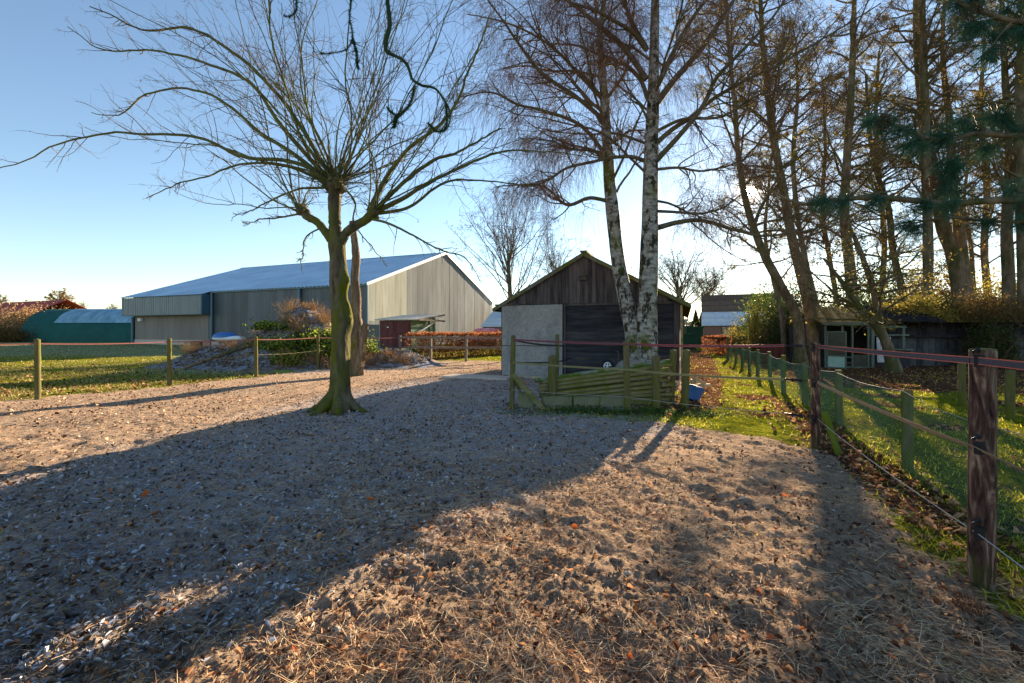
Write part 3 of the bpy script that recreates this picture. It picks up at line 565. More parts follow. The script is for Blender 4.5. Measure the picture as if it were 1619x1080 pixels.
# tape ribbons
def tape(pts,w_,th,sag,name,label,core,edge=None,cat='fence tape',group='electric fence tapes',twist=0):
    t=thing(name,label,cat,pts[0],0,group); p0=np.array(pts[0]); C=[]
    for a_,b_,s_ in zip(pts[:-1],pts[1:],sag):
        a_=np.array(a_);b_=np.array(b_); n_=max(8,int(np.linalg.norm(b_-a_)/.08))
        for i in range(n_+(1 if b_ is pts[-1] else 0)):
            u=i/n_; C.append(a_+(b_-a_)*u-(0,0,1)*np.array(4*s_*u*(1-u)))
    C.append(np.array(pts[-1])); C=np.array(C)-p0; N_=len(C)
    D_=np.gradient(C,axis=0); D_/=np.linalg.norm(D_,axis=1,keepdims=True); side=np.cross(D_,(0,0,1)); side/=np.linalg.norm(side,axis=1,keepdims=True)+1e-9; up=np.cross(side,D_)
    s_=np.concatenate([[0],np.cumsum(np.linalg.norm(np.diff(C,axis=0),axis=1))]); ang=twist*s_+.08*np.sin(s_*1.9)
    U=up*np.cos(ang)[:,None]+side*np.sin(ang)[:,None]; S_=np.cross(D_,U)
    def strip(c0,c1,th_,nm,mm):
        m=MB(); V=np.stack([C+U*c0-S_*th_,C+U*c1-S_*th_,C+U*c1+S_*th_,C+U*c0+S_*th_],1).reshape(-1,3); i=np.arange(N_-1)*4; q=[]
        for k in range(4): q.append(np.stack([i+k,i+(k+1)%4,i+4+(k+1)%4,i+4+k],-1))
        m.add(V,np.concatenate(q)); return m.build(nm,mm,t,True,50)
    if edge: strip(-w_/2+.0045,w_/2-.0045,th,'band',core); strip(w_/2-.005,w_/2,th*1.6,'edge_cord',edge); strip(-w_/2,-w_/2+.005,th*1.6,'edge_cord',edge)
    else: strip(-w_/2,w_/2,th,'band',core)
    return t
def cordline(pts,r,sag,name,label,mm,cat='fence wire',group=None):
    m=MB(); C=[]
    for a_,b_,s_ in zip(pts[:-1],pts[1:],sag):
        a_=np.array(a_);b_=np.array(b_)
        for u in np.linspace(0,1,14)[:-1]: C.append(a_+(b_-a_)*u-np.array((0,0,4*s_*u*(1-u))))
    C.append(np.array(pts[-1])); C=np.array(C); o0=C[0].copy(); m.tubes(C-o0,np.full(len(C),r),5); o=m.build(name,mm,None); o.location=o0
    return tag(o,label,cat,group)
tp=mat('pink tape',[(.15,.06,.06),(.24,.10,.095)],(30,30,30),rough=.7,bump=0,trans=.2)
ext=(LP[0][0]-1.3,LP[0][1]-3.3)
left=[ext]+LP+[(xr,yr)]
tape([(x,y-.06,1.22+gh(x,y)) for x,y in left],.028,.0012,[.02,.03,.03,.03,.02,.02],'fence_tape','upper pinkish tape strung along the left field posts',tp)
tape([(x,y-.06,.72+gh(x,y)) for x,y in left],.026,.003,[.04,.05,.05,.04,.03,.02],'fence_tape','lower twisted tape strung along the left field posts',M['tape_olive'],twist=28)
# post and rail fence
Rf_=thing('rail_fence','grey timber post and rail fence in front of the beech hedge','fence',(xr,yr,0))
rp=[(632.5,572),(681,571.7),(737,571.7),(800,571.5)]; RP=[]
for p in rp:
    x,y=gp(*p); RP.append((x-xr,y-yr)); m=MB(); m.bar((x-xr,y-yr,-.2),(x-xr,y-yr,1.28 if p[0]<640 else 1.2),.11,.11); m.build('post',M['post_grey'],Rf_,False)
for z in (1.16,.67):
    m=MB(); m.bar((RP[0][0],-.08,z+.03),(RP[-1][0]+.8,RP[-1][1]-.08,z),.045,.10); m.build('rail',M['post_grey'],Rf_,False)
m=MB(); m.pole((-.5,-.1,-.05),(-.03,-.06,.55),.03); m.pole((.5,0,-.05),(.03,0,.6),.03); m.build('brace',M['post_green'],Rf_)
# right corner fence
GR='posts of the right hand tape fence'
def insul(x,y,z,par,dx=-.06,dy=-.06,loc=None):
    m=MB(); m.box(dx-.018,dx+.010,dy-.022,dy+.01,z-.034,z+.034); m.tubes([(0,0,z),(dx,dy,z)],[.012,.012],6); m.tubes([(dx-.03,dy,z+.05),(dx-.01,dy,z+.07),(dx+.02,dy+.02,z+.05)],[.01]*3,5); m.build('insulator',M['black_plastic'],par,False)
NPx,NPy=2.655,2.47; CPx,CPy=3.86,5.55
def tallpost(x,y,h,r,mm,label,zs,gr=GR,lean=(0,0)):
    t=thing('fence_post',label,'fence post',(x,y,gh(x,y)),0,gr)
    m=MB(); m.pole((0,0,-.25),(lean[0],lean[1],h),r,16,16,rough=.022,dome=.2); m.build('shaft',mm,t,True,55)
    m=MB(); m.pole((lean[0],lean[1],h-.012),(lean[0],lean[1],h+.006),r*.96,16,3,rough=.01,dome=.1); m.build('cut_top',M['post_green'],t,True,50)
    for z in zs: insul(0,0,z,t,-.055 if x>1 else -.05,-.04)
    return t
tallpost(NPx,NPy,1.345,.057,M['post_brown'],'thick peeling brown post nearest the camera at the right edge',[1.285,.80,.33],lean=(.01,0))
tallpost(CPx,CPy,1.33,.052,M['post_brown'],'reddish brown corner post with a short mossy stake leaning on its foot',[1.27,.815,.36])
m=MB(); m.pole((.10,-.16,-.1),(-.01,-.02,.50),.042,12,8,rough=.06); o=m.build('leaning_stake',overlay(mat('bright moss stake',[(.04,.05,.015),(.08,.10,.02)],(9,9,4),rough=.95,bump=.5),(.10,.14,.014),(.4,.6),(6,6,3)),None,True,50); o.location=(CPx+.02,CPy-.12,gh(CPx,CPy)); tag(o,'short bright mossy stake leaning against the brown corner post','stake')
tallpost(1.45,-.45,1.345,.055,M['post_brown'],'brown post of the right fence just outside the photo',[1.285,.80,.33])
AX,AY=gp(808.5,645.5); BX,BY=(881-CX)/F*10.8,10.8; C3x,C3y=gp(992.5,650)
GP='round mossy posts around the pole stack'
def gpost(px,top,bot,r,label,Y=None,lean=(0,0),name='fence_post',cat='fence post'):
    if Y is None: x,y=gp(px,bot)
    else: x,y=(px-CX)/F*Y,Y
    h=H+(HY-top)/F*y; z=gh(x,y); m=MB(); m.pole((0,0,-.25),(lean[0],lean[1],h-z),r,12,10,rough=.04,dome=.3); o=m.build(name,M['post_green'],None,True,50); o.location=(x,y,z); return tag(o,label,cat,GP)
gpost(809,531,645.5,.048,'round post at the left end of the pen by the grey door',lean=(.03,0))
gpost(881,529,0,.045,'thin post close to the grey sliding door behind the pole stack',Y=10.8)
gpost(992.5,540,650,.058,'tall mossy post in front of the middle of the pole stack',lean=(-.03,0))
gpost(873.5,563,627,.085,'thick short post rising from the concrete edging at the left of the stack',Y=8.55)
gpost(1037,564,646,.075,'stubby mossy post holding the right part of the pole stack',Y=8.25)
gpost(1060,554,0,.065,'first of the paired posts at the firewood end of the stack',Y=8.9,lean=(.06,0))
gpost(1082,554,641,.07,'outermost post of the pen beside the blue tub',Y=8.5,lean=(.04,0))
z12=lambda x,y: (x,y,0)
Azt=H+(HY-537)/F*AY; Czt=H+(HY-544)/F*C3y
top=[(AX+.03,AY-.05,Azt),(C3x,C3y-.08,Czt),(CPx-.21,CPy+.29,1.27)]
tape(top,.035,.0012,[.01,.02],'fence_tape','red edged tape crossing in front of the timber shed and birches',M['tape_dark'],mat('red cord',[(.28,.03,.03),(.40,.05,.045)],(40,40,40),rough=.6,bump=0,trans=.3))
gate=[(CPx-.9,CPy+1.15),(CPx-.05,CPy)]
def gate_handle(z,lab):
    p0=np.array((CPx-.21,CPy+.29,z)); p1=np.array((CPx-.06,CPy+.05,z)); d_=p1-p0; t=thing('gate_handle',lab,'gate handle',p0,0,'black gate handles on the corner post')
    m=MB(); m.tubes([d_*0,d_*.3],[.012,.014],6); m.tubes([d_*.33,d_*.34,d_*.36,d_*.7,d_*.72,d_*.73],[.003,.03,.016,.018,.03,.003],8); m.tubes([d_*.73,d_*1.0],[.006,.006],6); m.build('grip',M['black_plastic'],t)
gate_handle(1.27,'topmost of the three black spring gate handles at the corner post'); gate_handle(.82,'middle one of the three black gate handles at the corner post'); gate_handle(.36,'lowest of the three black gate handles near the ground')
tape([(AX+.03,AY-.05,H+(HY-573)/F*AY),(C3x,C3y-.08,H+(HY-584)/F*C3y),(CPx-.21,CPy+.29,.82)],.035,.0012,[.01,.03],'fence_tape','faded olive middle tape in front of the pole stack',M['tape_olive'])
cordline([(AX,AY-.05,H+(HY-616)/F*AY),(C3x,C3y-.07,H+(HY-627)/F*C3y),(CPx-.21,CPy+.29,.36)],.004,[.01,.02],'fence_wire','thin pale wire low in front of the pole stack',M['wire'])
tape([(CPx-.02,CPy-.06,1.27),(NPx-.07,NPy-.05,1.29),(1.40,-.50,1.29)],.042,.0012,[.005,.005],'fence_tape','dark tape with red edges at the top of the right fence',M['tape_dark'],M['tape_red'])
tape([(CPx-.02,CPy-.06,.82),(NPx-.07,NPy-.05,.80),(1.40,-.50,.80)],.042,.0012,[.02,.03],'fence_tape','faded beige tape halfway up the right fence',M['tape_pale'],twist=.25)
cordline([(CPx-.02,CPy-.06,.36),(NPx-.07,NPy-.05,.33),(1.40,-.50,.33)],.0035,[.03,.03],'fence_wire','thin pale wire low on the right fence',M['wire'])
tb=mat('black old tape',[(.02,.018,.02),(.04,.035,.035)],(30,30,30),rough=.8,bump=0)
tape([(AX,AY,Azt),(BX,BY-.05,H+(HY-546)/F*BY*1.0),((925-CX)/F*12.9,12.9,1.05)],.035,.0015,[.03,.02],'fence_tape','dark upper tape running back from the pen to the shed wall',tb)
tape([(AX,AY,H+(HY-573)/F*AY),(BX,BY-.05,.72),((900-CX)/F*13.2,13.2,.66)],.035,.0015,[.02,.02],'fence_tape','dark lower tape running back from the pen to the shed wall',tb)
# mesh fence
nps=[(4.22,4.65),(5.17,6.9),(5.93,8.85),(6.6,10.6),(7.7,13.0),(8.27,14.7),(8.97,16.5),(9.65,18.3),(10.2,19.9),(11.2,22.6),(11.55,23.4)]
nps=[(3.35,2.45)]+nps
NF=thing('mesh_fence','low green wire mesh fence on round posts right of the paddock','fence',(nps[0][0],nps[0][1],0)); ox,oy=nps[0]
for i,(x,y) in enumerate(nps):
    h=.87+rng.uniform(-.03,.05)+(.35 if i>9 else 0); m=MB(); z=gh(x,y); m.pole((x-ox,y-oy,z-.2),(x-ox+rng.normal(0,.015),y-oy,z+h),.052,12,6,rough=.03); m.build('post',M['post_green'],NF,True,50)
net=MB(); tops=[]
for (x0,y0),(x1,y1) in zip(nps[:-2],nps[1:-1]):
    L=math.hypot(x1-x0,y1-y0); h=.80; zb=gh((x0+x1)/2,(y0+y1)/2); P=[]; sp=.055 if y0<9 else .08
    ns=int((L+h)/sp)
    for s_ in (1,-1):
        for k in range(-int(h/sp),int(L/sp)+1):
            a0=k*sp; pts=[]
            u0=max(0,-a0); u1=min(h,L-a0)
            if u1-u0<.04: continue
            for j in range(5):
                zz=u0+(u1-u0)*j/4; u=a0+zz; u=min(max(u,0),L); z_=zz if s_>0 else h-zz
                tt=u/L; bulge=.05*math.sin(tt*math.pi*2+x0)*math.sin(z_/h*math.pi); sg=.06*math.sin(tt*math.pi)
                pts.append((x0+(x1-x0)*tt-ox-.06+bulge,y0+(y1-y0)*tt-oy,zb+z_*(1-sg)+.02))
            net.tubes(np.array(pts),np.full(5,.0014 if y0<9 else .0018),3)
    tops.append((x0-ox-.06,y0-oy,zb+h+.02)); 
    for tt in (.25,.5,.75): tops.append((x0+(x1-x0)*tt-ox-.06,y0+(y1-y0)*tt-oy,zb+h+.02-.05*math.sin(tt*math.pi)))
net.build('wire_mesh',M['net'],NF,False)
m=MB(); m.tubes(np.array(tops),np.full(len(tops),.003),4); m.build('top_wire',M['wire'],NF)
GB='posts standing in the grass behind the mesh fence'
for px,tp_,bt,lb in ((1521,570,638,'round mossy post left of the two behind the mesh fence'),(1597,585,662,'round mossy post at the far right behind the mesh fence')):
    x,y=gp(px,bt); fpost('fence_post',x,y,H+(HY-tp_)/F*y,.06,M['post_green'],lb,GB)
x,y=gp(1184,585); fpost('fence_post',13.0,20.8,1.1,.05,M['post_green'],'tall thin post beyond the mesh fence near the house',GB)
# ------------------------------------------------------------------ pole stack
def on(px,py,Y): return at(px,py,Y)
PS_G='round mossy poles stacked between the posts'
labs=['topmost mossy pole of the stack','second pole from the top of the stack','third pole from the top of the stack','fourth pole from the top of the stack','middle pole of the stack, grey under its moss','fourth pole from the bottom of the stack','third pole from the bottom of the stack','second pole from the bottom of the stack','bottom pole of the stack, resting along the ground']
for i in range(9):
    l_=on(858-6*(i%3)+2*i, 604+i*6.3 if i<8 else 640, 8.62); r_=on(1062-4*(i%2), 576+i*7.9, 8.85)
    if i>5: l_=on(878+((i-6)*55), 627+(i-6)*4.5, 8.7)
    m=MB(); o0=(l_+r_)/2; m.pole(l_-o0,r_-o0,.043 if i else .040,12,10,rough=.04,bow=-.012+.006*(i%3)); o=m.build('round_pole',M['logs'],None,True,50); o.location=o0; tag(o,labs[i]+' between the mossy posts' if i else labs[0],'pole',PS_G)
for i in range(7):   # second row behind
    l_=on(852+5*(i%3), 606+i*6.5, 8.9); r_=on(1066, 584+i*8.2, 9.1); m=MB(); o0=(l_+r_)/2; m.pole(l_-o0,r_-o0,.048,10,6,rough=.04); o=m.build('round_pole',M['logs'],None,True,50); o.location=o0; tag(o,['hidden upper','inner second','inner third','inner fourth','inner fifth','inner sixth','inner lowest'][i]+' pole of the rear row in the stack','pole',PS_G)
m=MB(); l_=on(846,604,8.55); r_=on(1062,573,8.8); m.pole(l_-(l_+r_)/2,r_-(l_+r_)/2,.04,10,8,rough=.05); o=m.build('round_pole',overlay(mat('frosted pole',[(.09,.11,.08),(.15,.18,.15)],(4,12,12),rough=.9,bump=.4),(.10,.15,.03),(.45,.55),(4,4,4)),None,True,50); o.location=(l_+r_)/2+np.array((0,.12,.02)); tag(o,'frosty grey pole lying along the very top of the stack','pole',PS_G)
GC='mossy concrete edging slabs under the poles'
for x0,x1,yt,yb,lb in ((819,843,621,645,'small concrete slab left of the slanting board'),(857,904,627,647,'concrete slab left of the gap under the pole stack'),(907,948,627,650,'concrete slab in the middle under the pole stack'),(949,988,627,651,'concrete slab touching the tall front post')):
    Y=8.3; a_=at(x0,yt,Y); b_=at(x1,yb,Y); m=MB(); w2=b_[0]-a_[0]
    V=[(0,0,-.1),(w2,0,-.1),(w2,.06,-.1),(0,.06,-.1),(0,0,a_[2]-.01),(w2,0,a_[2]-.01),(w2,.06,a_[2]),(0,.06,a_[2])]
    if x0==857: V[4]=(.0,0,a_[2]); V[0]=(.12,0,-.1)
    m.add(V,[(0,3,2,1),(4,5,6,7),(0,1,5,4),(1,2,6,5),(2,3,7,6),(3,0,4,7)]); o=m.build('concrete_slab',M['concrete'],None,False); o.location=(a_[0],Y,0); tag(o,lb,'concrete slab',GC)
m=MB(); a_=at(811,592,8.28); b_=at(858,646,8.2); m.bar(a_-a_,b_-a_,.09,.10,up=(0,1,0)); o=m.build('slanting_board',M['logs'],None,False); o.location=a_; tag(o,'mossy board slanting down from the left post to the ground','board')
m=MB(); a_=at(812,600,8.5); b_=at(828,628,8.5); m.bar(a_-a_,b_-a_,.06,.06,up=(0,1,0)); o=m.build('slanting_board',M['logs'],None,False); o.location=a_; tag(o,'short dark board slanting behind the long one','board')
# firewood: round log ends facing the camera and split pieces
fg='firewood pieces at the right end of the pole stack'
k=0
rowl=['lowest','second lowest','third','fourth','fifth','topmost']; coll=['left','middle','right']
for r_ in range(6):
    for c in range(3):
        px=1044+c*11+ (r_%2)*3; py=634-r_*9.5
        if c==2 and r_==5: continue
        rad=.034+.016*rng.random(); p=at(px,py,8.75+.05*c)+np.array((rng.normal(0,.01),rng.normal(0,.05),-.02+rng.normal(0,.008))); m=MB(); m.pole((0,0,0),(rng.normal(0,.03),.38,rng.normal(0,.02)),rad,9,4,rough=.1); o=m.build('firewood_log',M['log_end'],None,True,40); o.location=p; tag(o,'cut end of the '+coll[c]+' log, '+rowl[r_]+' row of the firewood stack','firewood',fg)
for i,(px,py,lb) in enumerate([(1083,580,'split log at the left foot'),(1090,577,'split log on the top left'),(1096,581,'split log at the centre'),(1101,585,'split log right of the centre'),(1092,590,'split log at the front'),(1106,590,'split log at the right front'),(1112,594,'split log farthest right')]):
    p=at(px,py,11.2); p[2]=.08+.06*(i%3); m=MB(); v=rng.normal(0,1,3); v[2]*=.4; L_2=.17; m.bar(-v/np.linalg.norm(v)*L_2,v/np.linalg.norm(v)*L_2,.10,.07); o=m.build('split_log',M['cut_wood'],None,False); o.location=p; tag(o,lb+' of the pale heap behind the blue tub','firewood','split logs heaped behind the blue tub')
# blue tub lying tilted
c_=at(1094,602,9.3); Tb=thing('blue_tub','blue plastic tub lying tilted on brown leaves beside the firewood','tub',(c_[0],9.3,.16)); Tb.rotation_euler=(R(-10),R(18),0)
m=MB(); t_=np.linspace(0,1,8); pts=[]; 
for zz,r_ in ((-.16,.005),(-.16,.15),(-.05,.19),(.10,.235),(.12,.26),(.125,.25),(.10,.225),(-.14,.14),(-.14,.005)): pts.append((0,0,zz,r_))
P_=np.array([(p[0],p[1],p[2]) for p in pts]); V=[]
for p in pts:
    for i in range(24): V.append((p[3]*math.cos(i*math.pi/12),p[3]*math.sin(i*math.pi/12),p[2]))
m.add(V,[(j*24+i,j*24+(i+1)%24,(j+1)*24+(i+1)%24,(j+1)*24+i) for j in range(8) for i in range(24)]); m.build('tub_body',M['tub'],Tb,True,40)
# wheelbarrow behind the poles
c_=at(960,577,9.9); Wb=thing('wheelbarrow','upturned grey wheelbarrow with a spoked wheel behind the pole stack','wheelbarrow',(c_[0],9.9,0))
def ring(cx,cz,y,r,tr,n=28,k=8): 
    V=[];q=[]
    for i in range(n):
        a_=2*math.pi*i/n
        for j in range(k):
            b_=2*math.pi*j/k; V.append((cx+(r+tr*math.cos(b_))*math.cos(a_),y+tr*math.sin(b_),cz+(r+tr*math.cos(b_))*math.sin(a_)))
    for i in range(n):
        for j in range(k): q.append((i*k+j,i*k+(j+1)%k,((i+1)%n)*k+(j+1)%k,((i+1)%n)*k+j))
    return V,q
m=MB(); V,q=ring(0,.68,0,.125,.04); m.add(V,q); wh=m.build('wheel',M['black_plastic'],Wb)
m=MB(); V,q=ring(0,.68,-.02,.078,.012); m.add(V,q)
for i in range(5): a_=i*2*math.pi/5+.3; m.tubes([(0,-.03,.68),(.075*math.cos(a_),-.03,.68+.075*math.sin(a_))],[.016,.011],6)
m.build('rim',M['white'],wh)
m=MB(); V,q=dome(.38,.3,.32,0,pw=.6,low=0); m.add([(x+.55,y+.05,z+.50) for x,y,z in V],q); m.build('tray',M['barn_taupe'],Wb,True,40)
m=MB(); m.tubes([(0,.1,.68),(.2,.1,.62),(.3,.1,.8),(.27,.1,1.0),(.2,.1,1.03)],[.014]*5,6); m.tubes([(0,-.1,.68),(.5,-.15,.55),(1.2,-.15,.9)],[.016]*3,6); m.tubes([(.3,0,.5),(.25,0,0)],[.015]*2,6); m.tubes([(.75,0,.5),(.8,0,0)],[.015]*2,6); m.build('handle_frame',M['trim'],Wb)
# ------------------------------------------------------------------ trees
def grow(S,D,L,K,wig,trop=0.,r=rng,zig=0):
    N=len(S); P=np.zeros((N,K,3)); P[:,0]=S; d=D/(np.linalg.norm(D,axis=1,keepdims=True)+1e-9); st=(L/(K-1))[:,None]
    for k in range(1,K):
        d=d+r.normal(0,wig,(N,3)); d[:,2]+=trop; d/=np.linalg.norm(d,axis=1,keepdims=True)+1e-9; P[:,k]=P[:,k-1]+d*st
    return P
def kids(P,Rr,m,t0=.15,t1=1.,ang=50,asd=12,r=rng,pw=1.0,flat=0):
    N,K,_=P.shape; t=(t0+(t1-t0)*r.random((N,m))**pw)*(K-1); i=np.minimum(t.astype(int),K-2); f=(t-i)[...,None]; n=np.arange(N)[:,None]
    S=P[n,i]*(1-f)+P[n,i+1]*f; T=P[n,i+1]-P[n,i]; T/=np.linalg.norm(T,axis=2,keepdims=True)+1e-9
    q=r.normal(0,1,T.shape); q[...,2]*=(1-flat); q-=T*(q*T).sum(-1,keepdims=True); q/=np.linalg.norm(q,axis=2,keepdims=True)+1e-9
    a=np.radians(r.normal(ang,asd,(N,m)))[...,None]; D=T*np.cos(a)+q*np.sin(a)
    rad=Rr[n,i]*(1-f[...,0])+Rr[n,i+1]*f[...,0]
    return S.reshape(-1,3),D.reshape(-1,3),rad.reshape(-1),(t/(K-1)).reshape(-1)
def smoothpath(pts,rad,n=None,wob=0,r=rng):
    pts=np.asarray(pts,float); rad=np.asarray(rad,float); s=np.concatenate([[0],np.cumsum(np.linalg.norm(np.diff(pts,axis=0),axis=1))]); n=n or max(8,int(s[-1]/.12))
    u=np.linspace(0,s[-1],n); C=[]
    # catmull-rom style via cubic hermite
    m_=np.gradient(pts,s,axis=0); i=np.clip(np.searchsorted(s,u,side='right')-1,0,len(s)-2); h=(s[i+1]-s[i]); t=((u-s[i])/h)[:,None]; h=h[:,None]
    C=(2*t**3-3*t**2+1)*pts[i]+(t**3-2*t**2+t)*h*m_[i]+(-2*t**3+3*t**2)*pts[i+1]+(t**3-t**2)*h*m_[i+1]
    if wob: C=C+np.cumsum(r.normal(0,wob,(n,3)),0)*np.linspace(0,1,n)[:,None]
    return C,np.interp(u,s,rad)
def pxpath(p,Y,r,n=None,wob=0,depth=0):
    k=len(p); Ys=[Y+depth*i/(k-1) for i in range(k)] if k>1 else [Y]
    pts=[at(a_,b_,y) for (a_,b_),y in zip(p,Ys)]; return smoothpath(pts,[c*Y/F for c in r] if len(r)==k else np.linspace(r[0],r[1],k)*Y/F,n,wob)
def rs(P,k):
    i=np.linspace(0,len(P)-1,k); j=np.minimum(i.astype(int),len(P)-2); f=(i-j)[:,None]; return P[j]*(1-f)+P[j+1]*f
def taper(r0,K,p=.9,end=.25): t=np.linspace(0,1,K)**p; return r0[:,None]*(1-t*(1-end))[None,:]
def leaves(P,n,size,r=rng,droop=0,sd=.04,t0=.2):
    """leaf quads around twig polylines P (N,K,3)"""
    N,K,_=P.shape; a=r.integers(0,N,n); t=(t0+(1-t0)*r.random(n))*(K-1); i=np.minimum(t.astype(int),K-2); f=(t-i)[:,None]
    C=P[a,i]*(1-f)+P[a,i+1]*f+r.normal(0,sd,(n,3)); u=r.normal(0,1,(n,3)); u[:,2]-=droop; u/=np.linalg.norm(u,axis=1,keepdims=True); v=np.cross(u,r.normal(0,1,(n,3))); v/=np.linalg.norm(v,axis=1,keepdims=True)
    s=size*(.6+.8*r.random(n))[:,None]
    return leafmesh(C,u*s,v*s*.55)
def leafmesh(C,u,v):
    w_=np.cross(u,v); w_/=np.linalg.norm(w_,axis=1,keepdims=True)+1e-12; w_*=np.linalg.norm(u,axis=1,keepdims=True)*.18
    V=np.stack([C-u*.5,C+v*.5+w_,C+u*.5,C-v*.5+w_],1).reshape(-1,3); i=np.arange(len(C))*4
    return V,np.stack([i,i+1,i+2,i+3],-1)
def blob(C,rad,n,size,r=rng,clump=30,csd=.16,flat=1.0):
    C=np.array(C,float); rad=np.array(rad,float); k=r.normal(0,1,(clump,3)); k/=np.linalg.norm(k,axis=1,keepdims=True); k*=(r.random((clump,1))**.45); k[:,2]=np.abs(k[:,2])*flat
    cc=C+k*rad; a=r.integers(0,clump,n); p=cc[a]+r.normal(0,1,(n,3))*rad*csd*(.5+r.random((n,1)))
    u=r.normal(0,1,(n,3)); u/=np.linalg.norm(u,axis=1,keepdims=True); v=np.cross(u,r.normal(0,1,(n,3))); v/=np.linalg.norm(v,axis=1,keepdims=True); s=size*(.6+.8*r.random(n))[:,None]
    p[:,2]=np.maximum(p[:,2],C[2]+.02)
    return leafmesh(p,u*s,v*s*.6)
def stemsfor(C,rad,n,h,r=rng,r0=.012):
    S=np.array(C,float)+r.normal(0,1,(n,3))*np.array([rad[0]*.4,rad[1]*.4,0]); D=r.normal(0,.45,(n,3)); D[:,2]=1; return grow(S,D,h*(.6+.6*r.random(n)),7,.12,0,r)
# ---- the pollard plane tree
rp_=np.random.default_rng(11); YP=8.0; gzp=gh(-3.18,8.0)
T=thing('plane_tree','pollarded bare plane tree with a mossy knobbly trunk standing in the paddock','tree',(-3.18,8.0,0))
off=np.array((3.18,-8.0,0)); V0=lambda P: P+off
m=MB(); C,r_=pxpath([(537,662),(537,648),(537,630),(538,610),(538,580),(539,550),(539,528),(541,508),(540,492),(537,474),(536,462),(537,446),(535,425),(534,405),(532,387)],YP,[28,22,18,15.5,14.3,14,14.3,16.3,15,12.5,12.8,15,13.5,12.5,13],240)
n0=len(m.V); NS=56; m.tubes(V0(C),r_,NS); v=m.V[-1].reshape(len(C),NS,3)
c_=V0(C)[:,None,:]; dv=v-c_; ang=np.arctan2(dv[...,1],dv[...,0]); hz=C[:,2][:,None]
k=1+.16*fbm(np.cos(ang)*2.2+5,np.sin(ang)*1.6+hz*1.2,4,61)*2+.07*fbm(ang*4.0,hz*2.2,3,67)+.06*fbm(np.cos(ang)*6,np.sin(ang)*6+hz*14,3,68)+.05*np.sin(ang*5+hz*.6)*sst(1.0,.0,hz)+(.5*np.maximum(0,np.sin(ang*4+1.2))**2)*sst(.45,-.02,hz)
m.V[-1]=(c_+dv*k[...,None]).reshape(-1,3)
# root flares
for a_ in (-2.9,-.2,-1.2,1.3,2.4,-2.1):
    p=np.array([(0,0,.42),(math.cos(a_)*.17,math.sin(a_)*.17,.20),(math.cos(a_)*.34,math.sin(a_)*.34,.06),(math.cos(a_)*.62,math.sin(a_)*.62,-.05)]); C2,r2=smoothpath(p,[.10,.10,.075,.03],12); m.tubes(C2+(0,0,gzp),r2,9)
for (px,py,rr_) in ((550,506,.085),(527,470,.06),(547,442,.07),(536,398,.06),(530,520,.05)):
    p=at(px,py,YP-.05)+off; V_,q_=dome(rr_,rr_,rr_*1.2,0,14,7,low=-1.4,rough=.05); m.add(np.array(V_)+p,q_)
m.build('trunk',M['plane_bark'],T,True,0)
arms=[]
for (p,r_,nm) in (([(532,392),(530,365),(529,340),(529,315),(530,292)],[12,9.5,9,10,11],0),([(530,388),(514,366),(500,350),(487,343),(478,333)],[8,6.3,5.8,6.5,7.5],0),([(536,386),(548,368),(562,357),(578,348),(590,336)],[9,7.2,6.8,7,7.5],0)):
    m=MB(); C,r2=pxpath(p,YP,r_,26); m.tubes(V0(C),r2*(1+rp_.normal(0,.05,len(r2))),14)
    e_=C[-1]; V_,q_=dome(r2[-1]*1.25,r2[-1]*1.25,r2[-1]*1.2,0,14,7,low=-1.2,rough=.08); m.add(np.array(V_)+V0(e_),q_); 
    for kk in range(9):
        qd=rp_.normal(0,1,3); qd/=np.linalg.norm(qd); rr_=rp_.uniform(.35,.7)*r2[-1]; V_,q_=dome(rr_,rr_,rr_,0,9,5,low=-1.4,rough=.15); m.add(np.array(V_)+V0(e_)+qd*r2[-1]*1.15,q_)
    m.build('limb',M['plane_bark'],T,True,0); arms.append(e_)
def shoots(base,n,amin,amax,lmin,lmax,r0,sp=.12,dep=28,trop=.012,seed=1):
    r=np.random.default_rng(seed); a=np.radians(np.linspace(amin,amax,n)+r.normal(0,4,n)); b=np.radians(r.normal(0,dep,n))
    D=np.stack([np.sin(a),np.sin(b)*.9,np.cos(a)],-1); D/=np.linalg.norm(D,axis=1,keepdims=True); S=base+D*.04+r.normal(0,sp*.4,(n,3))
    L=r.uniform(lmin,lmax,n); P=grow(S,D,L,22,.095,trop,r); Rr=taper(r.uniform(r0*.65,r0,n),22,.8,.18); return P,Rr
